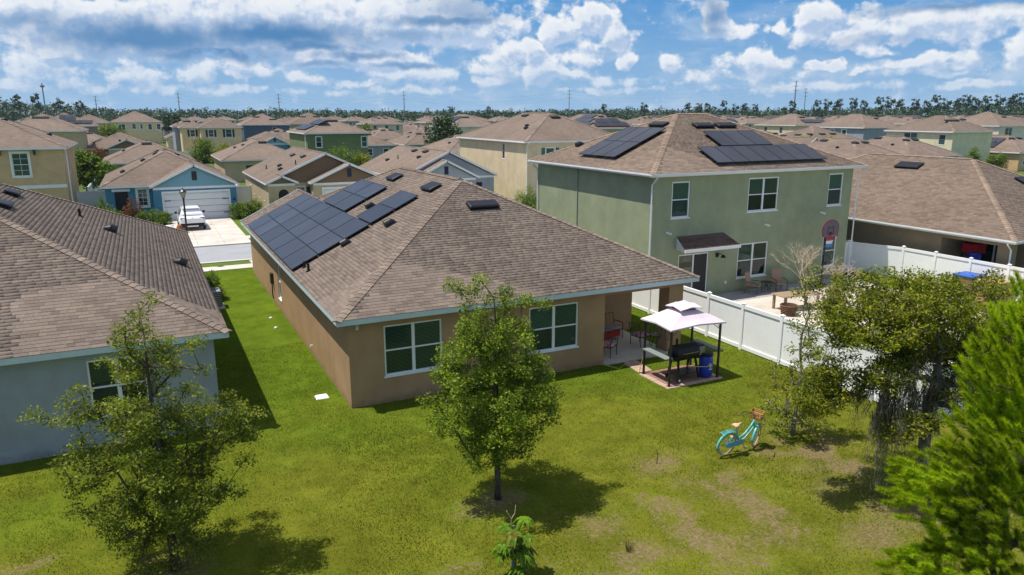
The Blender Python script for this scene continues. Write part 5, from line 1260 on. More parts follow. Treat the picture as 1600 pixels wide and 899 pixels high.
def round_tree(label, x, y, r, h, m=None, n=90, ls=.3, seed=1, group=None, trunk=.25, taper=0.):
    rs = np.random.RandomState(seed); t = thing('tree', label, 'tree', (x, y, 0), group); C = []
    for _ in range(n):
        d = rs.randn(3); d /= np.linalg.norm(d); k = 1 - taper * max(0, d[2]); C.append(np.array((x, y, h * (.5 + trunk / 2))) + d * rs.rand() ** .35 * np.array((r * k, r * k, h * (.5 - trunk / 2))))
    C = np.array(C); mb = MB().tube([(x, y, 0), (x, y, h * .5), (x, y, h * .85)], [.035 * h, .025 * h, .008 * h], 6)
    for c in C[::3]: mb.tube([(x, y, h * .3 + (c[2] - h * .3) * .3), tuple(c)], [.012 * h, .004 * h], 3, cap=False)
    mb.build('trunk', M_BARK, t); V, Fq = leaf_cloud(rs, C, 34, r * .26, ls, 0, .4, .6); np_mesh('crown', V, Fq, m or L_BUSH, t, kind='stuff'); return t
def shrubs():
    bush('rounded green shrub right of the blue house garage door', 7.0, 67.9, .95, .8, 1.7, seed=2); bush('green shrub at the left corner of the cream gabled house', 8.6, 69.5, .9, .8, 1.6, seed=3)
    bush('dark green bush in front of the arched entry of the cream gabled house', 10.2, 66.3, .9, .7, 1.9, seed=4)
    bush('tall green shrub beside the blue house left wall', -3.6, 69.6, .9, .8, 2.4, seed=5); bush('pale green shrub second from the left before the blue house', -2.9, 66.9, 1.2, .8, 1.7, seed=6)
    bush('reddish brown shrub under the blue house window', -1.2, 67.5, .8, .7, 2.4, L_RED, seed=7); bush('yellow-green hedge clump before the blue house porch', .1, 66.2, 1.2, .8, 1.6, seed=8); bush('low green shrub nearest the white car', 1.0, 67.0, .6, .6, 1.2, seed=9)
    bush('dark green shrub behind the air conditioner of the left house', 2.35, 38.2, .55, .9, 1.5, seed=10, ls=.08, n=80)
    round_tree('yellow-green tree in the gap behind the beige two-storey house', -5.7, 91, 1.7, 5.2, seed=11); round_tree('low leafy tree over the white fence at left', -4.2, 99, 1.6, 3.4, seed=12)
    bush('light green garden bush behind the blue house roof', -4.3, 121, 2.2, 2, 2.6, ls=.2, seed=13); bush('bushy green tree before the yellow shuttered house', 10.5, 150, 3.2, 2.5, 4.6, ls=.25, seed=14, n=110); bush('dark rusty shrub mass below the yellow shuttered house', 13.4, 147, 2.6, 2, 3.8, L_OAK3, ls=.25, seed=15, n=90)
    round_tree('round dark green tree in front of the white two-storey house', 51.5, 132, 4.0, 8.6, L_WOOD, ls=.4, n=170, seed=16, trunk=.1, taper=.55); round_tree('feathery pale green tree behind the cream gabled house', 23.4, 98, 2.3, 4.8, seed=17, ls=.2); round_tree('second small green tree under the olive green house', 26.3, 99, 1.9, 3.8, L_OAK3, seed=18, ls=.2)
    round_tree('small yellow-green tree standing among the far roofs', 52, 190, 2.2, 6.6, seed=19, ls=.35, n=60); bush('young leafy shrubs beside the cream two-storey house', 32.9, 62.5, 1.2, 1.6, 2.2, seed=20, n=80); bush('green shrub at the foot of the cream two-storey house wall', 33.7, 58.5, .8, 1.0, 1.6, seed=21)
    bush('small green bush low against the green house back wall corner', 35.6, 27.2, .5, .4, .35, seed=22, n=30, ls=.07)
    bush('dark green tree at the wall of the pale lime house', 114.5, 70.2, 1.2, 1, 4.0, seed=23, ls=.2); bush('yellow-green hedge beneath the pale lime house side wall', 119, 69.5, 3.5, .8, 3.4, seed=24, ls=.2)
    bush('leafy hedge by the small brown gable at left', -6.8, 139, 2.2, 1.2, 4.2, L_RED, seed=25, ls=.2); round_tree('green tree against the yellow house, left background', -6.5, 215, 3.4, 6.4, seed=26, ls=.4); round_tree('dark tree strip right of the yellow house, left background', 9.5, 262, 3, 9, L_WOOD, seed=27, ls=.5)
    for i, (x, y, h) in enumerate(((99.8, 90, 5.9), (103.4, 90.5, 5.1), (106, 90, 5.9))): palm(['leftmost of the three palms among the right background roofs', 'middle and lowest of the three palms among the right roofs', 'rightmost of the three palms, beside the cream solar house'][i], x, y, h, i)
def palm(label, x, y, h, seed):
    rs = np.random.RandomState(seed); t = thing('palm_tree', label, 'palm tree', (x, y, 0), 'palms among the right background roofs')
    MB().tube([(x, y, 0), (x + .1, y, h * .5), (x + .05, y, h * .86)], [.16, .12, .12], 7).build('trunk', M_BARK, t)
    lm = leaf_mat('palm_leaf', (.10, .15, .01), (.19, .22, .02), (.30, .28, .04), .3); sh = None
    for k in range(16):
        a = k * 2.4 + rs.rand() * .4; e = rs.uniform(-.2, 1.1); L = 1.5; mb = MB(); o = Vector((x + .05, y, h * .86)); pts = []
        for i in range(7):
            f = i / 6; r = L * f * math.cos(e * (1 - f * .5)); z = L * (math.sin(e) * f - .75 * f * f); pts.append(o + Vector((math.cos(a) * r, math.sin(a) * r, z)))
        s_ = Vector((-math.sin(a), math.cos(a), 0)) 
        for i in range(6):
            for sg in (-1, 1):
                for q in (0, .5):
                    p = pts[i].lerp(pts[i + 1], q); w = .42 * math.sin(math.pi * (i + q + .8) / 7.2); mb.add([p, p + (pts[i + 1] - pts[i]) * .45, p + s_ * sg * w + Vector((0, 0, -w * .5)) + (pts[i + 1] - pts[i]) * .8], [(0, 1, 2)])
        mb.build('frond', lm, t)
shrubs()
def forest():
    """the pine and oak wood that closes the view, one mass, with the skyline pines as trees of their own"""
    rs = np.random.RandomState(77); C = []; Sz = []
    tops = [(-12, 24), (-8, 23), (-5, 19), (-1, 15.5), (5, 15), (12, 15), (20, 14), (26, 14.5), (32, 16), (38, 15.5), (44, 15.5), (50, 16), (55, 17.5), (60, 21), (68, 25)]
    ta = [a for a, _ in tops]; tv = [b for _, b in tops]
    a = -14.
    V = []; n = 0
    Cs = []; Ss = []
    for row, (D0, k, hf) in enumerate(((480, .0, .62), (520, 0, .8), (560, 0, .92), (600, 0, 1.0), (640, 0, 1.02))):
        a = -15.
        while a < 70:
            a += math.degrees(4.6 / D0) * rs.uniform(.6, 1.2); D = D0 + rs.uniform(-18, 18); H = np.interp(a, ta, tv) * hf * (rs.uniform(.72, .79) + (.14 if rs.rand() < .07 else 0)); x, y = D * math.sin(R(a)), D * math.cos(R(a))
            m_ = 7 if row == 0 else 6
            for q in range(m_):
                z = H * (1 - .85 * (q / m_) ** 1.1) - .8; r = 2.7 * (1 if q else .6); Cs.append((x + rs.randn() * 1.4, y + rs.randn() * 1.4, z)); Ss.append((r * 1.25, r * 1.25, H * .13))
    V, Fq = leaf_cloud(rs, np.array(Cs), 26, np.repeat(np.array(Ss), 1, 0), 1.15, 0, .3, .8)
    o = np_mesh('forest', V, Fq, L_WOOD, kind='stuff'); tag(o, 'dark green wood closing the whole horizon behind the houses', 'forest')
    # skyline pines
    k = 0; me = {}
    for px, top in ((20, 153), (52, 152), (88, 156), (120, 160), (700, 166), (760, 167), (940, 164), (1002, 160), (1070, 161), (1088, 161), (1101, 162), (1127, 159), (1145, 163), (1158, 162), (1176, 163), (1233, 159), (1273, 159), (1288, 156), (1304, 156), (1328, 154), (1345, 159), (1369, 155), (1385, 153), (1400, 157), (1425, 156), (1443, 160), (1457, 153), (1473, 156), (1490, 156), (1504, 151), (1518, 156), (1536, 155), (1555, 152), (1575, 151), (1592, 149)):
        r = pix_ray(px, 178); r.normalize(); D = 470 + (k % 3) * 30; q = r * D; dep = D; H = 9 + (178 - top + 1.5) / 1140 * D * .9
        i = k % 5
        od = ['first', 'second', 'third', 'fourth', 'fifth', 'sixth', 'seventh', 'eighth', 'ninth', 'tenth', 'eleventh', 'twelfth', 'thirteenth', 'fourteenth', 'fifteenth', 'sixteenth', 'seventeenth', 'eighteenth', 'nineteenth', 'twentieth', 'twenty-first', 'twenty-second', 'twenty-third', 'twenty-fourth', 'twenty-fifth', 'twenty-sixth', 'twenty-seventh', 'twenty-eighth', 'twenty-ninth']
        lb = ('tufted skyline pine above the left-hand wood, %s from the left edge' % od[k]) if px < 200 else ('tall thin pine on the forest skyline, %s from the right edge' % od[34 - k]) if px > 900 else ('lone tufted pine on the middle skyline, %s of the gap between power poles' % ('left' if k == 4 else 'right'))
        t = thing('pine_tree', lb, 'tree', (q.x, q.y, 0), 'skyline pines above the far wood')
        if i not in me:
            rr = np.random.RandomState(100 + i); tk = MB().tube([(0, 0, 0), (.2, 0, .6), (.1, 0, 1)], [.012, .009, .004], 5); C = []
            for _ in range(16):
                z = rr.uniform(.62, 1.0); w = .085 * (1.25 - abs(z - .82) * 3.2); an = rr.rand() * 6.3; C.append((math.cos(an) * w + .12, math.sin(an) * w, z)); tk.tube([(.12, 0, z - .05), C[-1]], [.004, .002], 3, cap=False)
            VV, FF = leaf_cloud(rr, np.array(C), 26, (.04, .04, .024), .045, 0, .3, .7); me[i] = (tk, VV, FF)
        tk, VV, FF = me[i]
        if not isinstance(tk, tuple):
            a_ = tk.build('trunk', M_BARK, t, at=(0, 0, 0)); 
            a_.data.transform(Matrix.Translation(BASE[t])); b_ = np_mesh('crown', VV + np.array(BASE[t]), FF, L_WOOD, t, kind='stuff'); me[i] = ((a_, b_), VV, FF)
        else:
            a_, b_ = [o.copy() for o in tk]
            for o in (a_, b_): COL.objects.link(o); o.parent = t
        for o in (a_, b_): o.scale = (H, H, H)
        k += 1
forest()
# ------------------------------------------------------------ things in the yards
M_TEAL = mat('teal_paint', (.10, .48, .50), .3, .04, 3, spec=.6); M_CREAM = mat('cream_tyre', (.55, .40, .27), .7); M_CHROME = mat('chrome', (.6, .6, .6), .2, metal=1.)
M_BROWNL = mat('brown_leather', (.22, .10, .04), .6); M_TANL = mat('tan_saddle', (.62, .42, .24), .5); M_RUB = mat('black_rubber', (.02, .02, .02), .8)
def bicycle():
    t = thing('bicycle', 'turquoise step-through bicycle with cream tyres and wicker basket standing on the lawn', 'bicycle', (13.24, 13.66, .02))
    base = Vector((13.24, 13.66, .02)); tilt = Matrix.Rotation(R(7), 3, 'X'); yaw = Matrix.Rotation(R(3), 3, 'Z'); M = yaw @ tilt
    X, Y, Z = (M @ Vector(a) for a in ((1, 0, 0), (0, 1, 0), (0, 0, 1))); L = lambda x, z, y=0: base + X * x + Y * y + Z * z
    r = .345
    def wheel(c, ax, name='wheel'):
        fr = Fr(c, ax, Z, ax.cross(Z)); w = MB(); w.torus(r - .03, .026, fr, 28, 6); o = w.build('tyre', M_CREAM, t)
        rm = MB().torus(r - .062, .010, fr, 28, 5); rm.build('rim', M_CREAM, o)
        hb = MB().tube([fr(0, 0, -.045), fr(0, 0, .045)], .022, 8)
        for k in range(18):
            a = k * 2 * math.pi / 18; s_ = .03 if k % 2 else -.03; hb.tube([fr(.02 * math.cos(a), .02 * math.sin(a), s_), fr((r - .065) * math.cos(a), (r - .065) * math.sin(a), 0)], .0022, 3, cap=False)
        hb.build('spokes', M_CHROME, o); return fr
    wheel(L(0, r), X); st = R(24); fx = (X * math.cos(st) + Y * math.sin(st)).normalized(); FC = L(1.12, r); ff = wheel(FC, fx); rf = Fr(L(0, r), X, Z, Y)
    def fender(fr, a0, a1):
        rg = []
        for i in range(13):
            a = R(a0 + (a1 - a0) * i / 12); rr = r + .022; rg.append([fr(math.cos(a) * (rr + q), math.sin(a) * (rr + q), w) for w, q in ((-.036, -.02), (-.02, .004), (.02, .004), (.036, -.02), (.02, -.004), (-.02, -.004))])
        MB().loft(rg).build('fender', M_TEAL, t, smooth=True)
    fender(rf, 10, 200); fender(ff, 40, 190)
    bb = L(.46, .30); seat = L(.30, .70); head = L(.90, .86); hl = L(.945, .68)
    f = MB(); f.tube([seat, L(.36, .52), bb], .018, 7)
    f.tube([head, L(.80, .70), L(.62, .52), L(.42, .44)], .021, 7); f.tube([hl, L(.84, .54), L(.66, .38), bb], .021, 7); f.tube([head + Z * .04, hl - Z * .04], .024, 8)
    for s_ in (-.05, .05): f.tube([bb, L(0, r, s_)], .011, 5); f.tube([L(.32, .62), L(0, r, s_)], .010, 5)
    f.build('frame', M_TEAL, t, smooth=True)
    fk = MB()
    for s_ in (-.05, .05): fk.tube([hl, ff(-.06, .34, s_), ff(0, 0, s_)], .012, 6)
    fk.build('fork', M_TEAL, t, smooth=True)
    cg = MB(); pl = [(-.08, .035), (-.09, -.03), (0, -.07), (.46, -.085), (.55, -.06), (.56, .02), (.50, .07), (.40, .075)]
    cg.prism(pl, -.075, -.05, Fr(L(0, r), X, Z, Y)); cg.build('chain_guard', mat('sky_blue_paint', (.10, .42, .62), .3), t)
    ck = MB(); ck.tube([bb - Y * .1, bb + Y * .1], .02, 6); ck.tube([bb - Y * .1, bb - Y * .1 + X * .12 - Z * .12], .01, 5); ck.tube([bb + Y * .1, bb + Y * .1 - X * .12 + Z * .12], .01, 5); c = ck.build('crank', M_CHROME, t)
    for s_ in (-1, 1): MB().box(-.05, .05, -.045, .045, -.012, .012, Fr(bb + Y * (.15 * s_) + (X * .12 - Z * .12) * (-s_), X, Y, Z)).build('pedal', M_TANL, c)
    rk = MB()
    for y in (-.06, -.02, .02, .06): rk.tube([L(-.26, .735, y), L(.22, .735, y)], .008, 5)
    for x in (-.26, -.02, .2): rk.tube([L(x, .735, -.07), L(x, .735, .07)], .008, 5)
    for s_ in (-.06, .06): rk.tube([L(-.1, .735, s_), L(0, r, s_)], .007, 5)
    rk.build('luggage_rack', M_TEAL, t)
    MB().tube([seat, L(.275, .84)], .013, 6).build('seat_post', M_CHROME, t)
    sd = MB(); sf = Fr(L(.27, .86), X, Y, Z); sd.loft([[sf(x, w * y, z + h * (1 - abs(y)) * .02) for y, z in ((-1, 0), (-.6, .035), (0, .045), (.6, .035), (1, 0), (.5, -.03), (-.5, -.03))] for x, w, h in ((-.14, .05, 1), (-.12, .11, 1), (-.04, .12, 1), (.04, .06, 1), (.13, .025, 1), (.16, .012, 1))]); sd.build('saddle', M_TANL, t, smooth=True)
    hs = (fx * 0).lerp(fx, 1); hn = fx.cross(Z) * -1; T = head + Z * .14
    hb = MB().tube([head, T], .013, 6); hb.tube([T - hn * .33 - fx * .22 + Z * .03, T - hn * .27 - fx * .05 + Z * .06, T - hn * .1 + Z * .05, T, T + hn * .1 + Z * .05, T + hn * .27 - fx * .05 + Z * .06, T + hn * .33 - fx * .22 + Z * .03], .012, 6); h = hb.build('handlebar', M_DARK, t)
    for s_ in (-1, 1): MB().tube([T + hn * (.33 * s_) - fx * .22 + Z * .03, T + hn * (.35 * s_) - fx * .34 + Z * .02], .02, 7).build('grip', M_BROWNL, h)
    bk = MB(); bf = Fr(T + fx * .20 - Z * .14, fx, hn, Z); W0 = mat('wicker', (.42, .22, .07), .8, .25, 14)
    for z, s0 in ((0, .84), (.05, .89), (.10, .94), (.15, .97), (.20, 1.0)):
        P = [bf(x * s0, y * s0, z) for x, y in ((-.12, -.16), (.12, -.16), (.12, .16), (-.12, .16), (-.12, -.16))]; bk.tube(P, .014, 5)
    bk.box(-.10, .10, -.13, .13, -.01, .01, bf)
    for q in range(5):
        for sx in (-.115, .115): bk.box(sx - .005, sx + .005, -.15 + q * .07, -.13 + q * .07, 0, .2, bf)
        for sy in (-.155, .155): bk.box(-.11 + q * .05, -.09 + q * .05, sy - .005, sy + .005, 0, .2, bf)
    bk.build('basket', W0, t)
    MB().tube([bb - X * .05, L(.36, .0, .20) + Z * .0], .009, 5).build('kickstand', M_CHROME, t)
bicycle()

def gazebo():
    x0, x1, y0, y1 = 15.08, 17.18, 18.38, 19.8; t = thing('grill_gazebo', 'small two-tier pale lilac canopy on dark posts over the barbecue', 'gazebo', (x0, y0, 0))
    for x in (x0, x1):
        for y in (y0, y1):
            p = MB().box(x - .03, x + .03, y - .03, y + .03, .05, 2.06); p.box(x - .07, x + .07, y - .07, y + .07, .04, .06); p.build('post', M_DARK, t)
    fr = MB()
    for (a, b) in (((x0, y0), (x1, y0)), ((x0, y1), (x1, y1)), ((x0, y0), (x0, y1)), ((x1, y0), (x1, y1))):
        A, B = Vector((*a, 2.0)), Vector((*b, 2.0)); d = B - A; pts = [A + d * (i / 8) + Vector((0, 0, -.02 + .12 * math.sin(math.pi * i / 8))) for i in range(9)]
        fr.tube(pts, .014, 5); fr.tube([A - Vector((0, 0, .22)), A + d * .16 + Vector((0, 0, .02))], .012, 4); fr.tube([B - Vector((0, 0, .22)), B - d * .16 + Vector((0, 0, .02))], .012, 4)
    for x, y in ((x0, y0), (x1, y0), (x1, y1), (x0, y1)): fr.tube([(x, y, 2.05), ((x0 + x1) / 2 + (x - (x0 + x1) / 2) * .28, (y0 + y1) / 2 + (y - (y0 + y1) / 2) * .28, 2.46)], .014, 5)
    fr.build('roof_frame', M_DARK, t)
    # lattice brackets at the top of the left side
    lt = MB()
    for k in range(7): y = y0 + .1 + k * .2; lt.tube([(x0, y, 1.66), (x0, y + .1, 1.98)], .008, 4); lt.tube([(x0, y + .1, 1.66), (x0, y, 1.98)], .008, 4)
    lt.box(x0 - .01, x0 + .01, y0, y1, 1.64, 1.66); lt.build('side_lattice', M_DARK, t)
    cl = mat('lilac_canopy', (.66, .56, .63), .8, .05, 3); cx, cy = (x0 + x1) / 2, (y0 + y1) / 2; hx, hy = (x1 - x0) / 2 + .13, (y1 - y0) / 2 + .13
    def tier(nm, hx, hy, z0, tx, ty, z1, val, mt):
        mb = MB(); n = 8; per = lambda hx, hy, z, s_: [(cx + hx * a, cy + hy * b, z - s_ * (1 - max(abs(a), abs(b)) * 0) * 0 + s_ * (.5 - abs(.5 - q)) ) for (a, b, q) in [(-1 + 2 * i / n, -1, i / n) for i in range(n)] + [(1, -1 + 2 * i / n, i / n) for i in range(n)] + [(1 - 2 * i / n, 1, i / n) for i in range(n)] + [(-1, 1 - 2 * i / n, i / n) for i in range(n)]]
        a = per(hx, hy, z0, .14); b = per(hx * .55 + tx * .45, hy * .55 + ty * .45, z0 + (z1 - z0) * .40, .05); c = per(tx, ty, z1, 0); lo = [(x, y, z - val) for x, y, z in a]
        mb.loft([lo, a, b, c], cap=False); k = len(mb.v); mb.v += c; mb.f.append(tuple(range(k, k + len(c)))); return mb.build(nm, mt, t)
    tier('canopy', hx, hy, 2.06, .34, .30, 2.47, .05, cl)
    sk = MB().loft([[(cx + a * .30, cy + b * .27, z) for a, b in ((-1, -1), (1, -1), (1, 1), (-1, 1))] for z in (2.44, 2.58)], cap=False); sk.build('canopy_skirt', mat('purple_shade', (.22, .10, .18), .8), t)
    tier('canopy_top', .46, .42, 2.55, .03, .03, 2.76, .03, cl)
    MB().box(x0 - .14, x0 + .14, y0 + .05, y1 - .05, .98, 1.01).build('shelf', mat('grey_shelf', (.20, .24, .23), .5), t)
    MB().box(x1 - .02, x1 + .24, y0 + .05, y1 - .05, .98, 1.01).build('shelf', mat('grey_shelf', (.20, .24, .23), .5), t)
gazebo()
def grill():
    t = thing('barrel_grill', 'black barrel barbecue smoker with lower shelf and small wheels under the canopy', 'barbecue', (15.5, 18.75, .06)); b = (15.5, 18.75, .06); fr = Fr(b, (1, .03, 0), (-.03, 1, 0), (0, 0, 1))
    mb = MB(); n = 14
    def half(a0, a1, nm, mt, r=.29):
        g = MB(); g.loft([[fr(x, math.cos(R(a0 + (a1 - a0) * i / n)) * rr, .98 + math.sin(R(a0 + (a1 - a0) * i / n)) * rr) for i in range(n + 1)] for x, rr in ((0, r * .94), (.02, r), (.93, r), (.95, r * .94))]); return g.build(nm, mt, t, smooth=False)
    half(-180, 0, 'firebowl', M_BLACK); lid = half(2, 178, 'lid', M_BLACK, .285)
    MB().tube([fr(.15, -.30, 1.03), fr(.15, -.36, 1.03), fr(.8, -.36, 1.03), fr(.8, -.30, 1.03)], .013, 6).build('lid_handle', M_CHROME, lid)
    for x in (.10, .85):
        for s_ in (-1, 1): MB().tube([fr(x, .16 * s_, .76), fr(x + (-.07 if x < .5 else .07), .30 * s_, .06)], [.05, .035], 5).build('leg', M_BLACK, t)
    MB().box(.0, .95, -.26, .26, .22, .245, fr).build('lower_shelf', M_BLACK, t); MB().box(-.32, -.01, -.2, .2, .86, .89, fr).build('side_table', M_BLACK, t)
    MB().bbox(.97, 1.28, -.17, .17, .70, 1.16, .03, fr).build('side_firebox', M_BLACK, t); MB().box(1.0, 1.25, -.18, -.172, .82, 1.12, fr).build('firebox_door', mat('khaki_panel', (.30, .26, .18), .6), t)
    MB().tube([fr(.22, .1, 1.24), fr(.22, .1, 1.45)], .04, 8).build('chimney', M_BLACK, t)
    for s_ in (-1, 1):
        w = MB().tube([fr(.05, .30 * s_ - .02, .09), fr(.05, .30 * s_ + .02, .09)], .085, 14).build('wheel', M_RUB, t); MB().tube([fr(.05, .30 * s_ - .024, .09), fr(.05, .30 * s_ + .024, .09)], .045, 10).build('hub', M_WHITE, w)
grill()
def barrel():
    o = (16.85, 18.62, .06); t = thing('plastic_barrel', 'blue plastic barrel with white label marks under the gazebo corner', 'barrel', o)
    MB().lathe([(.20, 0), (.225, .04), (.235, .2), (.245, .35), (.245, .38), (.235, .42), (.24, .6), (.22, .72), (.19, .78)], 18, Fr(o)).build('body', mat('blue_plastic', (.012, .045, .42), .35, spec=.5), t, smooth=True)
    MB().lathe([(.20, .775), (.235, .775), (.235, .86), (.20, .88), (.02, .885)], 18, Fr(o)).build('lid', M_BLACK, t)
    fr = Fr((o[0], o[1] - .249, o[2]), (1, 0, 0), (0, 0, 1), (0, -1, 0)); lb = MB()
    for a, b in ((0, .50), (-.045, .45), (.045, .45), (0, .40)): lb.prism([(a - .03, b), (a, b - .035), (a + .03, b), (a, b + .035)], -.01, .002, fr)
    for k in range(4): lb.prism([(-.06 + k * .035, .30), (-.035 + k * .035, .30), (-.035 + k * .035, .34), (-.06 + k * .035, .34)], -.01, .002, fr)
    lb.build('printed_label', M_WHITE, t)
barrel()
def pavers():
    pm = mat('red_paver', (.30, .17, .13), .9, .25, 2, .4, 30); pl = mat('pink_paver', (.48, .33, .26), .9, .15, 2, .4, 30); t = thing('paver_pad', 'reddish paver pad under the barbecue gazebo with a short path to the porch', 'paving', (14.9, 18.2, 0)); rng = random.Random(2); me = {}
    def brick(x, y, w, d, m, z=.045):
        k = (round(w, 2), round(d, 2), m.name)
        if k not in me: o = MB().bbox(0, w, 0, d, -.05, 0, .012).build('paver', m, t); o.data.transform(Matrix.Translation(BASE[t])); me[k] = o
        else: o = me[k].copy(); COL.objects.link(o)
        o.location = Vector((x, y, z + rng.uniform(0, .012))) - BASE[t]
    nx, ny = 11, 8
    for i in range(nx):
        for j in range(ny):
            brick(14.92 + i * .218, 18.22 + j * .205, .21, .197, pl if i in (0, nx - 1) or j == 0 else pm)
    for i in range(8):
        for j in range(2): brick(15.0 + .02 * i + j * .30, 19.95 + i * .16, .29, .152, pl)
pavers()
def porch_chair(label, x, y, rz, cush, group, w=.55, name='patio_chair'):
    t = thing(name, label, 'chair', (0, 0, 0), group); fm = M_DARK; h = w / 2
    for sx in (-h, h):
        for sy in (-.26, .26): MB().tube([(sx, sy, 0), (sx, sy, .42)], .016, 5).build('leg', fm, t)
        MB().tube([(sx, -.26, .42), (sx, -.26, .62), (sx, -.18, .66), (sx, .20, .66), (sx, .30, .60)], .017, 5).build('armrest', fm, t)
    f = MB().box(-h, h, -.27, .27, .38, .41)
    f.build('seat_frame', fm, t); MB().bbox(-h + .02, h - .02, -.25, .25, .412, .49, .03).build('cushion', cush, t)
    b = MB(); b.tube([(-h, .26, .42), (-h, .38, .95), (h, .38, .95), (h, .26, .42)], .017, 5)
    for k in range(1, 6): x_ = -h + w * k / 6; b.tube([(x_, .27, .45), (x_, .38, .94)], .009, 4)
    b.build('backrest', fm, t); t.location = (x, y, .07); t.rotation_euler = (0, 0, rz); return t
def flower_mat():
    m = bpy.data.materials.new('floral_cushion'); m.use_nodes = True; t = NT(m.node_tree); b = t.n['Principled BSDF']; b.inputs['Roughness'].default_value = .9
    n = t.rng(t.noise(t.node('ShaderNodeTexCoord').outputs['Object'], 14, 2), .45, .55); t.put(b.inputs['Base Color'], t.mix(n, (.62, .45, .50), (.42, .05, .09))); return m
def porch_things():
    fl = flower_mat(); gy = mat('grey_cushion', (.34, .30, .33), .9)
    porch_chair('dark metal chair with a floral cushion at the near left of the porch', 15.0, 22.0, R(-62), fl, 'chairs on the covered porch')
    porch_chair('dark metal chair with lilac cushion beside the porch column', 16.9, 22.5, R(100), fl, 'chairs on the covered porch')
    t = porch_chair('dark metal loveseat with grey cushions and a red cover against the porch back wall', 16.2, 23.75, R(8), gy, 'chairs on the covered porch', w=1.15, name='loveseat')
    MB().bbox(-.5, .5, -.24, .2, .12, .38, .02).build('red_cover', mat('red_cloth', (.50, .03, .02), .8), t)
    p = thing('patio_table', 'small round black table next to the porch column', 'table', (17.25, 21.95, .07)); MB().lathe([(.02, .5), (.25, .5), (.25, .53), (.02, .53)], 16, Fr((17.25, 21.95, .07))).build('tabletop', M_DARK, p)
    for k in range(3): a = k * 2.09; MB().tube([(17.25 + .05 * math.cos(a), 21.95 + .05 * math.sin(a), .57), (17.25 + .2 * math.cos(a), 21.95 + .2 * math.sin(a), .07)], .014, 5).build('leg', M_DARK, p)
    bag = thing('storage_box', 'dark lidded box standing under the left end of the porch roof', 'box', (14.75, 23.3, .07)); MB().bbox(14.5, 15.0, 23.0, 23.6, .07, .5, .03).build('body', M_BLACK, bag); MB().bbox(14.48, 15.02, 22.98, 23.62, .505, .56, .02).build('lid', M_DARK, bag)
    h = MB().tube([(14.2, 21.2, .1), (14.6, 20.6, .04), (15.0, 20.9, .04), (15.3, 20.4, .04), (15.0, 19.95, .05), (15.08, 19.8, .9), (15.2, 18.9, .95), (15.9, 18.4, .62), (16.7, 18.36, .5), (17.2, 18.5, .9)], .012, 5); o = h.build('garden_hose', mat('yellow_hose', (.62, .50, .12), .5), at=(14.2, 21.2, 0)); tag(o, 'thin yellow hose looping from the porch to the barbecue gazebo', 'hose')
porch_things()
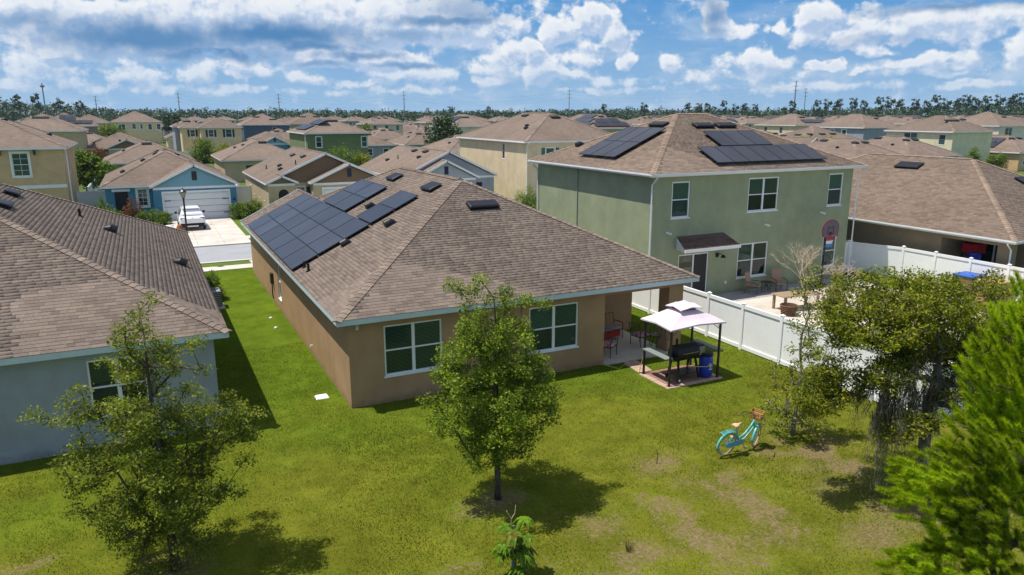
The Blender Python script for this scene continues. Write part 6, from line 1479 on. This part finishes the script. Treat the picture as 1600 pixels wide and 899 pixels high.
def yard_right():
    cm = mat('tan_sling', (.34, .22, .16), .8)
    for i, (x, y, rz, lab) in enumerate(((27.3, 27.0, R(25), 'left brown patio chair against the green house wall'), (28.95, 26.9, R(-20), 'right brown patio chair against the green house wall'))):
        t = thing('patio_chair', lab, 'chair', (0, 0, 0), 'patio chairs behind the green house')
        for s_ in (-.3, .3):
            MB().tube([(s_, -.28, 0), (s_, -.30, .55), (s_, -.1, .62), (s_, .28, .60)], .018, 5).build('armrest', M_DARK, t); MB().tube([(s_, -.3, .4), (s_, .25, .36), (s_, .38, 0)], .016, 5).build('leg', M_DARK, t)
        MB().bbox(-.28, .28, -.28, .25, .38, .42, .015).build('seat', cm, t); MB().bbox(-.28, .28, 0, .04, 0, .68, .015, Fr((0, .24, .40), (1, 0, 0), (0, 1, -.25), (0, .25, 1))).build('backrest', cm, t); t.location = (x, y, .04); t.rotation_euler = (0, 0, rz)
    t = thing('side_table', 'small dark table between the two brown patio chairs', 'table', (28.15, 27.0, .04)); MB().lathe([(.02, .5), (.3, .5), (.3, .53), (.02, .53)], 14, Fr((28.15, 27.0, .04))).build('tabletop', M_DARK, t)
    for k in range(4): a = k * 1.57 + .4; MB().tube([(28.15, 27, .5), (28.15 + .25 * math.cos(a), 27 + .25 * math.sin(a), .04)], .014, 5).build('leg', M_DARK, t)
    wm = mat('weathered_wood', (.30, .22, .14), .9, .2, 4); t = thing('garden_table', 'long weathered wooden table in the middle of the sand yard', 'table', (26.9, 23.9, .03)); fr = Fr((26.9, 23.9, .03), (1, -.1, 0), (.1, 1, 0), (0, 0, 1))
    for k in range(5): MB().box(-1.1, 1.1, -.46 + k * .19, -.28 + k * .19, .70, .735, fr).build('plank', wm, t)
    for x in (-.95, .95):
        for y in (-.38, .38): MB().box(x - .05, x + .05, y - .05, y + .05, 0, .70, fr).build('leg', wm, t)
    wk = mat('rattan_brown', (.16, .09, .055), .9, .3, 16); o = thing('rattan_basket', 'dark brown woven tub at the left end of the wooden table', 'planter', (25.7, 23.2, .03)); b = MB()
    for k in range(6): b.torus(.30 + .015 * k, .032, Fr((25.7, 23.2, .07 + k * .085)), 14, 5)
    b.lathe([(.27, 0), (.34, .5)], 14, Fr((25.7, 23.2, .03)), cap=False); b.build('body', wk, o)
    # basketball hoop
    hx, hy = 31.45, 26.4; t = thing('basketball_hoop', 'portable basketball hoop with red-edged fan backboard, before the green house window', 'hoop', (hx, hy, 0)); MB().tube([(hx, hy, .1), (hx, hy, 3.0)], .045, 8).build('pole', M_BLACK, t); MB().bbox(hx - .35, hx + .35, hy - .1, hy + .8, .03, .22, .04).build('base', M_BLACK, t)
    fan = [(-.52, -.32), (-.25, -.45), (.25, -.45), (.52, -.32), (.56, -.05)] + [(.56 * math.cos(a), .05 + .42 * math.sin(a)) for a in [math.pi * k / 10 for k in range(0, 11)]] + [(-.56, -.05)]; fb = Fr((hx, hy - .25, 3.2), (1, 0, 0), (0, 0, 1), (0, -1, 0))
    bb = MB().prism(fan, 0, .03, fb).build('backboard', mat('grey_backboard', (.13, .11, .14), .5), t); ring = [fb(a * 1.03, b * 1.03, .018) for a, b in fan]; MB().tube(ring + [ring[0]], .028, 5).build('backboard_edge', mat('dark_red_paint', (.22, .015, .03), .5), bb)
    q = [fb(a, b, .045) for a, b in ((-.2, -.25), (.2, -.25), (.2, .1), (-.2, .1), (-.2, -.25))]; MB().tube(q, .014, 4).build('target_square', mat('dark_red_paint', (.22, .015, .03), .5), bb)
    MB().torus(.23, .012, Fr((hx, hy - .54, 2.92)), 18, 5).build('rim', mat('dark_red_paint', (.22, .015, .03), .5), t); MB().box(hx - .06, hx + .06, hy - .3, hy, 2.86, 3.05).build('bracket', M_BLACK, t)
    # storage boxes by the fence
    tn = mat('tan_resin', (.42, .27, .13), .6, .08, 4); t = thing('deck_box', 'tan resin storage box standing against the right-hand white fence', 'box', (36.2, 20.7, .02)); b = MB().bbox(35.85, 36.85, 19.9, 20.95, .02, 1.05, .04); b.build('body', tn, t)
    for k in range(3): MB().box(35.9 + k * .33, 36.15 + k * .33, 19.86, 19.899, .15, .9).build('panel', tn, t)
    MB().bbox(35.8, 36.9, 19.85, 21.0, 1.052, 1.16, .03).build('lid', tn, t)
    t = thing('deck_box', 'brown storage cabinet with a blue lid left of the tan box', 'box', (35.9, 21.7, .02)); MB().bbox(35.75, 36.75, 21.15, 22.1, .02, 1.15, .04).build('body', mat('brown_resin', (.22, .14, .08), .6), t); MB().bbox(35.7, 36.8, 21.1, 22.15, 1.152, 1.24, .03).build('lid', mat('blue_lid', (.02, .10, .45), .4), t)
    t = thing('plastic_drum', 'blue drum on the porch of the taupe house behind the fence', 'barrel', (38.6, 22.9, .06)); MB().lathe([(.28, 0), (.32, .1), (.32, 1.1), (.28, 1.2)], 16, Fr((38.6, 22.9, .7))).build('body', mat('blue_plastic', (.012, .045, .42), .35, spec=.5), t); MB().bbox(38.2, 39.0, 22.5, 23.3, .06, .7, .03).build('stand', M_BLACK, t)
    t = thing('storage_tote', 'red storage tote high on the porch shelf of the taupe house', 'box', (39.4, 23.5, .06)); MB().bbox(39.0, 39.9, 23.1, 23.9, 1.75, 2.25, .04).build('body', mat('red_plastic', (.50, .02, .03), .5), t); MB().box(39.0, 39.9, 23.1, 23.9, 1.70, 1.745).build('shelf', M_DARK, t)
    for x in (39.05, 39.85): MB().box(x - .03, x + .03, 23.8, 23.9, .06, 1.70).build('shelf_leg', M_DARK, t)
    # bare pale shrubs on the yard
    for k, (x, y, h, lab) in enumerate(((29.0, 25.2, 2.8, 'tall leafless pale shrub before the green house wall'), (31.9, 25.6, 1.5, 'low leafless shrub right of the basketball pole'), (27.2, 22.3, 1.4, 'leafless twiggy shrub at the near end of the wooden table'))):
        rs = np.random.RandomState(60 + k); t = thing('bare_shrub', lab, 'shrub', (x, y, 0)); mb = MB()
        def br(p, d, L, r, n):
            q = p + d * L; mb.tube([tuple(p), tuple((p + q) / 2 + rs.randn(3) * .03 * L), tuple(q)], [r, r * .8, r * .6], 4, cap=False)
            if n:
                for _ in range(3):
                    e = d + rs.randn(3) * .45; e[2] = abs(e[2]) * .8 + .15; br(q, e / np.linalg.norm(e), L * rs.uniform(.55, .85), r * .6, n - 1)
        for _ in range(4): d = rs.randn(3) * .5; d[2] = 1; br(np.array((x, y, 0.)), d / np.linalg.norm(d), h * .38, .03, 4)
        mb.build('branches', mat('pale_twig', (.48, .38, .28), .9), t)
    bush('small leafy yellow-brown shrub growing below the basketball pole', 29.6, 23.9, .45, .4, 1.6, L_OAK3, n=34, ls=.09, seed=71)
    t = MB().lathe([(.1, 0), (.13, .28), (.02, .3)], 10, Fr((23.6, 26.3, .03))).build('flower_pot', mat('maroon_pot', (.16, .02, .04), .5), at=(23.6, 26.3, .03)); tag(t, 'small maroon pot near the sliding door of the green house', 'pot')
yard_right()

def suv():
    o = (2.95, 61.9, .065); t = thing('parked_car', 'white sport utility car parked on the blue house driveway, seen from behind', 'car', o); L = lambda s, x, z: Vector((o[0] + x, o[1] + s, o[2] + z)); wp = mat('white_car_paint', (.80, .81, .84), .15, spec=.6)
    st = [(0, .40, .88, .62, .95, .72), (.06, .30, .93, .80, 1.03, .80), (.35, .26, .95, 1.05, 1.12, .84), (.42, .26, .95, 1.05, 1.30, .80), (.75, .26, .95, 1.05, 1.66, .66), (1.3, .26, .95, 1.03, 1.72, .66), (2.5, .26, .95, 1.01, 1.71, .66), (2.95, .26, .95, 1.0, 1.60, .66), (3.55, .26, .95, .99, 1.12, .76), (4.3, .28, .90, .88, .96, .72), (4.6, .35, .78, .66, .76, .6)]
    rg = []
    for s_, z0, w, zb, zr, wr in st: rg.append([L(s_, x, z) for x, z in ((-w * .9, z0), (-w, z0 + .2), (-w, zb * .8), (-w * .97, zb), (-wr, zr - .03), (-wr * .8, zr), (wr * .8, zr), (wr, zr - .03), (w * .97, zb), (w, zb * .8), (w, z0 + .2), (w * .9, z0))])
    MB().loft(rg).build('body', wp, t, smooth=False)
    g = glass_mat('car_glass', (.01, .01, .02)); MB().add([L(.36, -.66, 1.17), L(.36, .66, 1.17), L(.71, .56, 1.62), L(.71, -.56, 1.62)], [(0, 1, 2, 3)]).build('rear_window', g, t)
    MB().add([L(2.98, -.60, 1.60), L(2.98, .60, 1.60), L(3.56, .72, 1.15), L(3.56, -.72, 1.15)], [(0, 1, 2, 3)]).build('windscreen', g, t)
    for sg in (-1, 1):
        for a, b in ((.85, 1.55), (1.62, 2.35), (2.42, 3.1)):
            MB().add([L(a, sg * .925, 1.09), L(b, sg * .925, 1.07), L(b - .05, sg * (.71 if b < 3 else .78), 1.58 if b < 3 else 1.42), L(a + .05, sg * .71, 1.6)], [(0, 1, 2, 3)]).build('side_window', g, t)
        MB().bbox(-.1, .1, -.07, .07, 0, .14, .02, Fr(L(3.0, sg * 1.05, 1.08))).build('mirror', M_BLACK, t); MB().tube([L(.9, sg * .62, 1.76), L(2.5, sg * .62, 1.76)], .02, 5).build('roof_rail', M_BLACK, t)
        MB().box(-.17, .17, -.02, .06, -.05, .06, Fr(L(.05, sg * .70, .98))).build('tail_light', mat('tail_light_red', (.35, .01, .01), .2), t)
        for s_ in (.85, 3.75):
            w = MB().tube([L(s_, sg * .78, .34), L(s_, sg * .97, .34)], .34, 18).build('wheel', M_RUB, t); MB().tube([L(s_, sg * .80, .34), L(s_, sg * .98, .34)], .21, 12).build('rim', M_CHROME, w)
        MB().tube([L(-.03, sg * .55, .36), L(.1, sg * .55, .36)], .05, 8).build('exhaust', M_CHROME, t)
    MB().bbox(-.86, .86, -.04, .12, .30, .52, .03, Fr(L(.0, 0, 0))).build('rear_bumper', M_BLACK, t); MB().box(-.40, .40, -.055, -.041, .33, .42, Fr(L(0, 0, 0))).build('skid_plate', M_CHROME, t)
    MB().box(-.18, .18, -.03, -.015, .78, .90, Fr(L(.04, 0, 0))).build('number_plate', mat('plate_white', (.7, .7, .7), .5), t); MB().box(-.66, .66, -.1, .1, 0, .03, Fr(L(.68, 0, 1.68))).build('roof_spoiler', wp, t); MB().box(-.05, .05, -.02, -.012, .98, 1.06, Fr(L(.04, 0, 0))).build('badge', M_CHROME, t)
suv()
def lamp(label, x, y, h, group=None):
    t = thing('street_lamp', label, 'street lamp', (x, y, 0), group); fr = Fr((x, y, 0)); mt = mat('deep_plum_metal', (.030, .012, .022), .4, spec=.5)
    MB().lathe([(.14, 0), (.14, .12), (.09, .2), (.09, .7), (.055, .85), (.05, h - .62), (.07, h - .6), (.07, h - .55)], 10, fr).build('pole', mt, t)
    MB().lathe([(.08, h - .55), (.17, h - .22)], 6, fr, cap=False).build('lantern_glass', mat('milky_glass', (.55, .52, .46), .3), t)
    MB().lathe([(.21, h - .22), (.20, h - .18), (.10, h - .08), (.05, h - .05), (.05, h - .01), (.01, h + .05)], 8, fr).build('lantern_cap', mt, t)
    c = MB()
    for k in range(6): a = k * math.pi / 3; c.tube([fr(.08 * math.cos(a), .08 * math.sin(a), h - .55), fr(.172 * math.cos(a), .172 * math.sin(a), h - .22)], .012, 4)
    c.build('lantern_cage', mt, t)
def street_things():
    lamp('dark lantern-topped street lamp in front of the white car', 1.87, 46.95, 4.75); lamp('distant street lamp among the shrubs before the yellow shuttered house', 8.3, 140, 5.0)
    # recycling cart with rubbish, blue
    o = (2.05, 52.9, .02) if False else (1.75, 55.0, .065); t = thing('wheelie_bin', 'dark blue wheeled bin with a brown sack on its lid beside the street lamp', 'bin', o); x, y, z = o; b = MB(); b.loft([[(x + a * w, y + c * w, z + h) for a, c in ((-.25, -.25), (.25, -.25), (.25, .25), (-.25, .25))] for h, w in ((.06, .8), (.95, 1.05))]); b.build('body', mat('navy_plastic', (.01, .025, .13), .5), t)
    MB().bbox(x - .3, x + .3, y - .3, y + .33, z + .955, z + 1.02, .02).build('lid', mat('white_lid', (.6, .6, .62), .5), t)
    for s_ in (-.22, .22): MB().tube([(x + s_ - .03, y + .25, z + .1), (x + s_ + .03, y + .25, z + .1)], .1, 10).build('wheel', M_RUB, t)
    s = MB().lathe([(.02, 1.02), (.2, 1.04), (.24, 1.2), (.16, 1.42), (.06, 1.5)], 9, Fr(o)); q = s.build('rubbish_sack', mat('brown_sack', (.30, .10, .03), .8), at=o); tag(q, 'rust brown sack resting on the blue bin lid', 'sack')
    t = thing('paddle_board', 'white and blue board lying on the ground by the shrubs left of the driveway', 'board', (.4, 64.5, .06)); fr = Fr((.4, 64.5, .10), (1, .25, 0), (-.25, 1, 0), (0, 0, 1)); n = 10
    MB().loft([[fr(-1.3 + 2.6 * i / n, w * math.sin(math.pi * (i + .4) / (n + .8)) * .38, hh + .12 * abs(i / n - .5)) for w, hh in ((-1, 0), (-.6, .09), (.6, .09), (1, 0), (0, -.03))] for i in range(n + 1)]).build('hull', M_WHITE, t); MB().box(-.9, -.2, -.2, .2, .10, .15, fr).build('deck_pad', mat('blue_lid', (.02, .10, .45), .4), t)
    # air conditioner by the left house
    ax, ay = 2.25, 36.4; t = thing('air_conditioner', 'grey air conditioning unit on a slab between the two front houses', 'appliance', (ax, ay, 0)); g = mat('unit_grey', (.35, .37, .38), .5); MB().box(ax - .5, ax + .5, ay - .5, ay + .5, -.05, .08).build('slab', M_CONC, t)
    MB().bbox(ax - .38, ax + .38, ay - .38, ay + .38, .08, .92, .06).build('casing', g, t); sl = MB()
    for k in range(8):
        z = .16 + k * .09; sl.box(ax - .395, ax + .395, ay - .395, ay + .395, z, z + .03)
    sl.build('louvres', mat('unit_dark', (.05, .055, .06), .5), t); MB().lathe([(.32, .925), (.32, .94), (.05, .95)], 16, Fr((ax, ay, 0))).build('fan_grille', mat('unit_dark', (.05, .055, .06), .5), t)
    t = MB().bbox(4.2, 4.62, 22.55, 22.95, -.02, .045, .03).build('drain_cover', M_WHITE, at=(4.4, 22.75, 0)); tag(t, 'pale square drain cover in the grass beside the tan house corner', 'drain cover')
    for i, (x, y) in enumerate(((2.05, 30.6), (2.0, 29.2))): pass
    for i, (x, y, lab) in enumerate(((4.35, 31.5, 'white clean-out cap in the side lawn, nearer the camera'), (4.4, 33.2, 'white clean-out cap in the side lawn, farther back'), )):
        c = MB().lathe([(.07, 0), (.07, .07), (.04, .09)], 10, Fr((x, y, 0))).build('pipe_cap', M_WHITE, at=(x, y, 0)); tag(c, lab, 'pipe cap', 'clean-out caps')
    r = MB().ell((1.45, 22.6, .1), .22, .16, .12, 8, 5).build('landscape_rock', mat('pale_rock', (.45, .42, .42), .9, .2, 5), at=(1.45, 22.6, 0)); tag(r, 'pale rock against the right corner of the left house', 'rock')
    s = MB().tube([(11.3, 14.1, 0), (11.32, 14.1, .22), (11.29, 14.12, .42)], [.014, .012, .008], 5).build('wooden_stake', M_BARK, at=(11.3, 14.1, 0)); tag(s, 'short dark stick standing in a bare patch of the lawn', 'stick')
    rs = np.random.RandomState(9); mb = MB()
    for _ in range(40):
        a = rs.rand() * 6.3; r_ = rs.rand() * .07; l = rs.uniform(.15, .34); x, y = 8.33 + math.cos(a) * r_, 11.16 + math.sin(a) * r_; mb.add([(x - .008, y, 0), (x + .008, y, 0), (x + math.cos(a) * l * .3, y + math.sin(a) * l * .3, l)], [(0, 1, 2)])
    o = mb.build('grass_tuft', mat('straw_grass', (.26, .19, .05), .9), at=(8.33, 11.16, 0)); tag(o, 'straw-coloured grass tuft in a bare patch at the bottom of the picture', 'grass tuft')
    # young staked fruit tree at the bottom edge
    bx, by = 5.72, 11.35; t = thing('fruit_sapling', 'young fruit tree with drooping glossy and reddish leaves at the bottom edge', 'tree', (bx, by, 0)); st = MB().tube([(bx, by, 0), (bx + .02, by, .6), (bx - .02, by, 1.05)], [.025, .018, .012], 6); tips = []
    for k in range(9):
        a = k * 2.4; z = .35 + .08 * k; e = Vector((bx + math.cos(a) * .27, by + math.sin(a) * .27, z + .22)); st.tube([(bx, by, z), tuple(e)], [.012, .006], 4); tips.append(e)
    st.build('stem', M_BARK, t); gl = leaf_mat('mango_leaf', (.07, .14, .006), (.13, .24, .010), (.24, .34, .02), .35, .35); rl = leaf_mat('new_red_leaf', (.11, .028, .012), (.19, .055, .018), (.26, .10, .03), .35); rs = np.random.RandomState(3)
    me = {}
    for i, e in enumerate(tips + [Vector((bx + .26 * math.cos(q * 1.05 + .3), by + .26 * math.sin(q * 1.05 + .3), .42 + .09 * (q % 4))) for q in range(7)] + [Vector((bx, by, 1.05)), Vector((bx + .15, by - .1, .95)), Vector((bx - .2, by - .1, .9))]):
        for k in range(20):
            red = i in (3, 7, 9) and k % 2 == 0; a = rs.rand() * 6.3; L_ = rs.uniform(.20, .32); d = Vector((math.cos(a), math.sin(a), 0)); s_ = Vector((-d.y, d.x, 0)); P = []
            for f, w in ((0, .004), (.3, .034), (.6, .036), (1, .003)):
                c = e + d * (L_ * f * .8) + Vector((0, 0, L_ * (.55 * f - .95 * f * f) + .02)); P += [c - s_ * w + Vector((0, 0, .008)), c, c + s_ * w + Vector((0, 0, .008))]
            MB().add(P, [(j * 3 + q, j * 3 + q + 1, j * 3 + q + 4, j * 3 + q + 3) for j in range(3) for q in range(2)]).build('leaf', rl if red else gl, t)
    o = MB().tube([(5.88, 11.75, 0), (5.88, 11.75, .95)], .035, 8).build('support_post', mat('grey_blue_tube', (.16, .20, .22), .5), at=(5.88, 11.75, 0)); tag(o, 'grey-blue tube post standing behind the young fruit tree', 'post')
    o = MB().tube([(5.84, 11.75, .9), (5.84, 11.75, 1.12), (5.74, 11.75, 1.32)], .010, 4).tube([(5.84, 11.75, 1.12), (5.92, 11.75, 1.22), (5.94, 11.75, 1.4)], .008, 4).build('forked_twig', mat('pale_twig', (.48, .38, .28), .9), at=(5.84, 11.75, .9)); tag(o, 'forked pale twig tied to the grey tube post', 'twig')
street_things()
def pylons():
    mt = mat('pylon_grey', (.16, .18, .20), .6); tops = []
    for i, (px, top, D, nm) in enumerate(((281, 150, 560, 'leftmost steel power pole, above the pale yellow house'), (437, 150, 560, 'power pole above the olive green house roof'), (632, 145, 560, 'power pole near the middle of the horizon'), (889, 143, 560, 'power pole right of the middle, above the solar roof'), (1240, 133, 520, 'tallest power pole, on the right above the far forest'), (1256, 143, 600, 'shorter power pole just right of the tallest one'), (152, 155, 620, 'faint far power pole left of the pale yellow house'))):
        r = pix_ray(px, 178); r.normalize(); q = r * D; H = 9 + (178 - top) / 1140 * D * math.cos(R(1)); t = thing('power_pole', nm, 'power pole', (q.x, q.y, 0), 'steel power poles on the horizon'); k = .28 if i != 4 else .38
        MB().tube([(q.x, q.y, 0), (q.x, q.y, H)], [k * 1.4, k * .7], 6).build('pole', mt, t); u = Vector((.9, -.44, 0)); a = MB()
        for j, z in enumerate((H - .6, H - 3.2, H - 5.8)): a.tube([Vector((q.x, q.y, z)) - u * 1.7, Vector((q.x, q.y, z)) + u * 1.7], .13, 4)
        a.build('cross_arm', mt, t)
        if i < 5: tops.append([Vector((q.x, q.y, H - z)) for z in (.6, 3.2, 5.8)])
    w = MB()
    for a, b in zip(tops, tops[1:]):
        for p, q in zip(a, b): w.tube([p.lerp(q, f) - Vector((0, 0, 5 * 4 * f * (1 - f))) for f in [k / 12 for k in range(13)]], .035, 3, cap=False)
    o = w.build('power_lines', mt, at=tuple(tops[0][0])); tag(o, 'thin sagging wires strung between the steel power poles', 'wires')
    r = pix_ray(72, 178); r.normalize(); q = r * 560; H = 9 + 38 / 1140 * 560; t = thing('radio_mast', 'slim mast with a wider head above the trees at far left', 'mast', (q.x, q.y, 0)); MB().tube([(q.x, q.y, 0), (q.x, q.y, H)], .35, 6).build('shaft', mt, t); MB().lathe([(.4, H - 2.6), (1.3, H - 2.2), (1.3, H - 1.4), (.4, H - 1)], 8, Fr((q.x, q.y, 0))).build('antenna_head', mt, t)
    for px in (607, 1347, 820):
        r = pix_ray(px, 178); r.normalize(); q = r * 380; o = MB().tube([(q.x, q.y, 0), (q.x, q.y, 12)], .16, 5).build('utility_post', mt, at=(q.x, q.y, 0)); tag(o, {607: 'short pale utility post near the middle of the horizon', 1347: 'short utility post before the right-hand forest', 820: 'short utility post above the cream two-storey house'}[px], 'post')
pylons()
def haze():
    m = bpy.data.materials.new('haze_air'); m.use_nodes = True; t = NT(m.node_tree); t.n.remove(t.n['Principled BSDF']); v = t.node('ShaderNodeVolumePrincipled')
    v.inputs['Color'].default_value = (.62, .78, 1, 1); v.inputs['Density'].default_value = .00012; v.inputs['Anisotropy'].default_value = .2; t.l.new(v.outputs[0], t.n['Material Output'].inputs['Volume'])
    o = MB().box(-160, 760, -70, 760, -1.4, 34).build('haze', m, kind='stuff'); tag(o, 'thin pale summer haze lying over the whole estate', 'haze')
haze()
